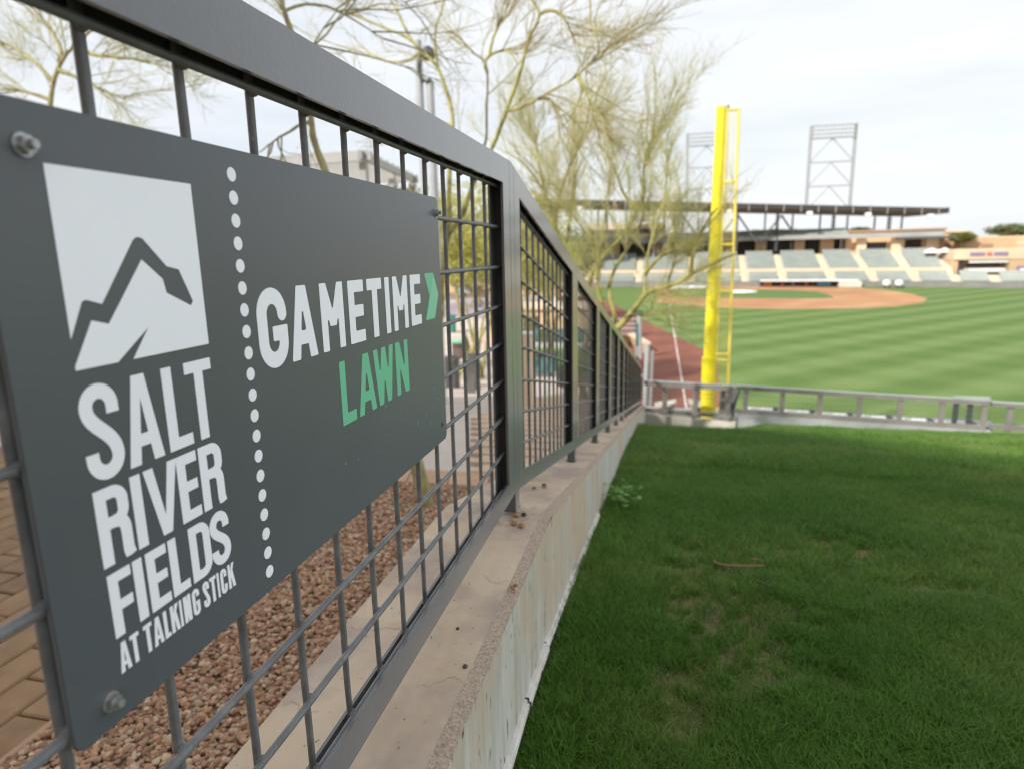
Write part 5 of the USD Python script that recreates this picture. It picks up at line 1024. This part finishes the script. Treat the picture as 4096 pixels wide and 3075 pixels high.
# right hand adobe buildings
t = thing('concession_building', 'tan adobe concession stand with a white counter at the right edge', 'building', (0, 0, 0))
def bx(n, mt, *a, c=0.0): return MB().box(*a, c).build(n, mt, t)
bx('wall', 'adobe_pale', 47.6, 66, 122.0, 130, -2.4, -.65, c=.05); bx('wall', 'adobe', 47.4, 48.4, 122.3, 130, -6.5, -2.41); bx('wall', 'adobe', 55.9, 66, 122.1, 130, -6.5, -2.41, c=.05)
bx('back_wall', 'adobe_dark', 48.41, 55.89, 124.5, 125, -6.5, -2.41); bx('opening', 'opening_dark', 50.6, 55.2, 124.1, 124.4, -3.5, -2.7); bx('door', 'letter_purple', 48.6, 49.7, 124.3, 124.45, -6, -2.6); bx('soffit', 'white_paint', 50.0, 55.8, 122.3, 124.2, -2.9, -2.45); bx('counter', 'white_paint', 49.9, 55.2, 121.8, 124, -4.45, -3.85, c=.06)
for k, (x0, x1, mt) in enumerate(((49.8, 52.1, 'letter_purple'), (52.3, 53.1, 'letter_red'), (53.3, 55.4, 'letter_purple'))):
    n = max(2, int((x1-x0)/.42))
    for q in range(n): MB().box(x0+(x1-x0)*(q+.12)/n, x0+(x1-x0)*(q+.85)/n, 121.90, 121.995, -1.8, -1.2).build('letter_block', mt, t)
t = thing('adobe_building', 'large tan adobe block stepping back behind the concession stand', 'building', (0, 0, 0))
bx('wall', 'adobe', 48.8, 58, 144, 156, -6.8, 2.5, c=.2); bx('wall', 'adobe', 54.5, 82, 138.5, 150, -6.8, 1.5, c=.2); bx('wall', 'adobe_pale', 64, 84, 134, 144, -6.8, .3, c=.2); bx('window', 'adobe_dark', 58.3, 60.2, 138.4, 138.6, -.5, .2); bx('parapet', 'adobe_pale', 48.6, 58.2, 143.8, 156.2, 2.51, 2.8)
t = thing('banner', 'small purple banner hung right of the concession counter', 'banner', (56.6, 121.5, -4.6)); MB().box(0, 4.6, -.03, .03, 0, 1.1, .01).build('cloth', 'letter_purple', t); MB().box(.5, 4.0, -.045, -.032, .4, .7).build('stripe', 'white_paint', t)
for k, (x, y) in enumerate(((46.0, 127), (47.6, 126))):
    t = thing('parasol', ['left white parasol beside the top of the last aisle', 'right white parasol beside the concession stand'][k], 'parasol', (x, y, -2.7))
    MB().tube([(0, 0, -1.6), (0, 0, 2.2)], .05, 8).build('pole', 'steel_grey', t); MB().tm(lathe([(.02, 2.35), (.9, 1.95), (1.35, 1.62), (1.35, 1.58), (.9, 1.88), (.02, 2.25)], 12)).build('canopy', 'white_paint', t)
for k, (x, y, z, rx, rz, mt, lab) in enumerate(((54.4, 137, 1.5, 2.6, 1.1, 'leaf_olive_deep', 'round olive bush on the adobe terrace at the right'), (66.5, 146, 2.6, 5.5, 1.5, 'leaf_far', 'long low bushes along the top of the adobe block'), (72.5, 148, 3.0, 4.0, 2.2, 'leaf_far', 'bush at the extreme right above the adobe block'),
                                              (44.5, 165, 3.4, 4, 1.2, 'leaf_far', 'far bush between the roof columns'), (26, 165, 3.6, 8, 1.4, 'leaf_olive_deep', 'far trees seen under the roof'))):
    bush('terrace_bush', lab, 'bush', 80+k, (x, y, z), (rx, 2.5, rz), 3500, .22, mt, base=z-3)
for k, (x, y) in enumerate(((35.2, 113.6), (36.8, 113.0))):
    t = thing('ball_cart', ['left white ball cart at the field edge', 'right white ball cart at the field edge'][k], 'cart', (x, y, FIELD))
    MB().tm(lathe([(0.001, .35), (.5, .4), (.62, .8), (.5, 1.15), (.001, 1.25)], 16)).build('cover', 'white_paint', t, smooth=40); MB().box(-.5, .5, -.4, .4, .22, .36, .03).build('frame', 'letter_red' if k == 0 else 'steel_dark', t)
    for sx in (-.4, .4):
        w = lathe([(0.001, -.06), (.2, -.06), (.2, .06), (.001, .06)], 12); w.apply_transform(trimesh.transformations.rotation_matrix(math.pi/2, (1, 0, 0))); w.apply_translation((sx, -.42, .2)); MB().tm(w).build('wheel', 'opening_dark', t)
# ballpark building behind the camera, whose shade lies over the near berm
t = thing('ballpark_building', 'tall adobe building standing behind the viewer', 'building', (-13.4, -9.5, 0), math.atan2(-0.84, 0.54))
MB().box(-6, 26, -9, -0.2, -3, 15.0, .1).build('wall', 'adobe', t); MB().box(-6.2, 26.2, -9.2, 0.0, 15.01, 15.6, .05).build('parapet', 'adobe_pale', t)
for k in range(7):
    MB().box(-4+k*4, -2+k*4, -.19, -.12, 5, 8, .01).build('window', 'opening_dark', t); MB().box(-4.2+k*4, -1.8+k*4, -.19, -.06, 4.8, 4.99, .01).build('sill', 'adobe_pale', t)
# ================================================================== SMALL THINGS
t = thing('weed', 'leafy green weed growing at the foot of the concrete wall', 'weed', (0, 0, 0))
rw = np.random.default_rng(77); wc = np.array([-0.200, 3.48, -1.375])
mb = MB(); stems = []
for k in range(22):
    a = rw.uniform(0, 2*np.pi); e = wc+np.array([(.13*np.cos(a)+.03)*rw.uniform(.3, 1), .16*np.sin(a)*rw.uniform(.3, 1), rw.uniform(-.01, .09)]); c = curve([wc+[0, 0, -.08], (wc+e)/2+[0, 0, .03], e], 6); stems.append(c); mb.tube(c, .0016, 4, False)
mb.build('stems', 'weed_leaf', t)
for k, c in enumerate(stems):
    mb = MB()
    for q in range(5):
        p = c[2+q % 4]+rw.normal(0, .008, 3); u = rw.normal(0, 1, 3); u[2] = abs(u[2])*.3; u /= np.linalg.norm(u); w = np.cross(u, [0, 0, 1]+rw.normal(0, .4, 3)); w /= np.linalg.norm(w); s = rw.uniform(.019, .033)
        V = [p, p+u*s*.5+w*s*.42, p+u*s*1.1+w*s*.36, p+u*s*1.45, p+u*s*1.1-w*s*.36, p+u*s*.5-w*s*.42]; mb.add(V, [(0, 1, 2), (0, 2, 3), (0, 3, 4), (0, 4, 5)])
    mb.build('leaf', 'weed_leaf', t)
def stick(label, pts, r, mat='stick'):
    p = np.array([(x, y, float(berm_z(x, y))+h) for x, y, h in pts]); mb = MB(); c = curve(p, 16); mb.tube(c, np.linspace(r, r*.6, 16), 7); q = mb.build('fallen_stick', mat, None, smooth=60); tag(q, label, 'stick')
stick('longest reddish stick lying on the thin grass', [(.24, 2.47, .036), (.27, 2.41, .040), (.33, 2.41, .042), (.425, 2.46, .040)], .0042)
stick('short pale twig just beyond the long reddish stick', [(.385, 2.545, .036), (.41, 2.54, .040), (.43, 2.51, .036)], .0034)
stick('dark twig on the grass in front of the long reddish stick', [(.37, 2.245, .036), (.385, 2.21, .040), (.405, 2.20, .036)], .0038, 'bark_dark')
stick('small brown twig farther up the lawn', [(.265, 2.92, .036), (.275, 2.90, .04), (.285, 2.91, .036)], .0035)
stick('crooked tan twig right of the long stick', [(.515, 2.715, .036), (.53, 2.70, .042), (.545, 2.69, .036)], .003)
def pod(label, x, y, s, mat, seed, curl=False):
    rg = np.random.default_rng(seed); z = float(wall_z(y))
    if curl:
        a = np.linspace(0.2, 5.2, 14); P = np.stack([x+s*np.cos(a), y+1.2*s*np.sin(a), z+.004+.0035*np.sin(2*a)+.002], 1); mb = MB(); mb.tube(P, .0030*(.7+.5*np.sin(np.linspace(0, np.pi, 14))), 7)
    else:
        v = trimesh.creation.icosphere(2, 1.0); V = np.array(v.vertices)*(.75+.5*meshkit.noise(np.array(v.vertices)*1.9+seed, seed)[:, None])*np.array([s, s*1.25, s*.7]); V[:, 2] += s*.6; mb = MB(); mb.add(V+[x, y, z], v.faces)
    tag(mb.build('seed_pod', mat, None, smooth=60), label, 'seed pod')
pod('curled tan seed pod on the chipped edge of the wall', -.299, 1.271, .0062, 'seed_pod', 1, True)
pod('orange brown seed pod touching the post foot', -.381, 1.669, .0085, 'seed_pod', 2)
pod('second brown pod just in front of the post foot', -.374, 1.612, .0085, 'seed_pod', 3)
pod('round brown pod nearer the chipped edge', -.352, 1.600, .0080, 'seed_pod', 4)
pod('black seed beside the post foot', -.362, 1.680, .0068, 'seed_dark', 5)
pod('black seed on the wall under the second panel', -.396, 2.20, .0085, 'seed_dark', 6)
pod('brown pod on the wall under the second panel', -.389, 2.165, .0075, 'seed_pod', 7)
pod('tan pod close to the bottom rail of the second panel', -.420, 2.13, .0075, 'seed_pod', 8)
pod('small grey pebble on the open wall top', -.326, .987, .0042, 'bin_dark', 9)
pod('tiny dark seed on the wall top near the rail', -.376, 1.10, .0030, 'seed_dark', 10)
rl = np.random.default_rng(15); mb = MB()
for k in range(26):
    x, y = -.392+rl.normal(0, .02), 1.65+rl.normal(0, .035); a = rl.uniform(0, 3.1); l = rl.uniform(.008, .03); z = -.7275; mb.tube([(x, y, z), (x+l*.5*math.cos(a), y+l*.5*math.sin(a), z+.002), (x+l*math.cos(a), y+l*math.sin(a)+.003, z)], .0007, 4, False)
tag(mb.build('leaf_litter', 'seed_pod', None), 'loose dry leaf stalks gathered at the post foot', 'litter', None, 'stuff')
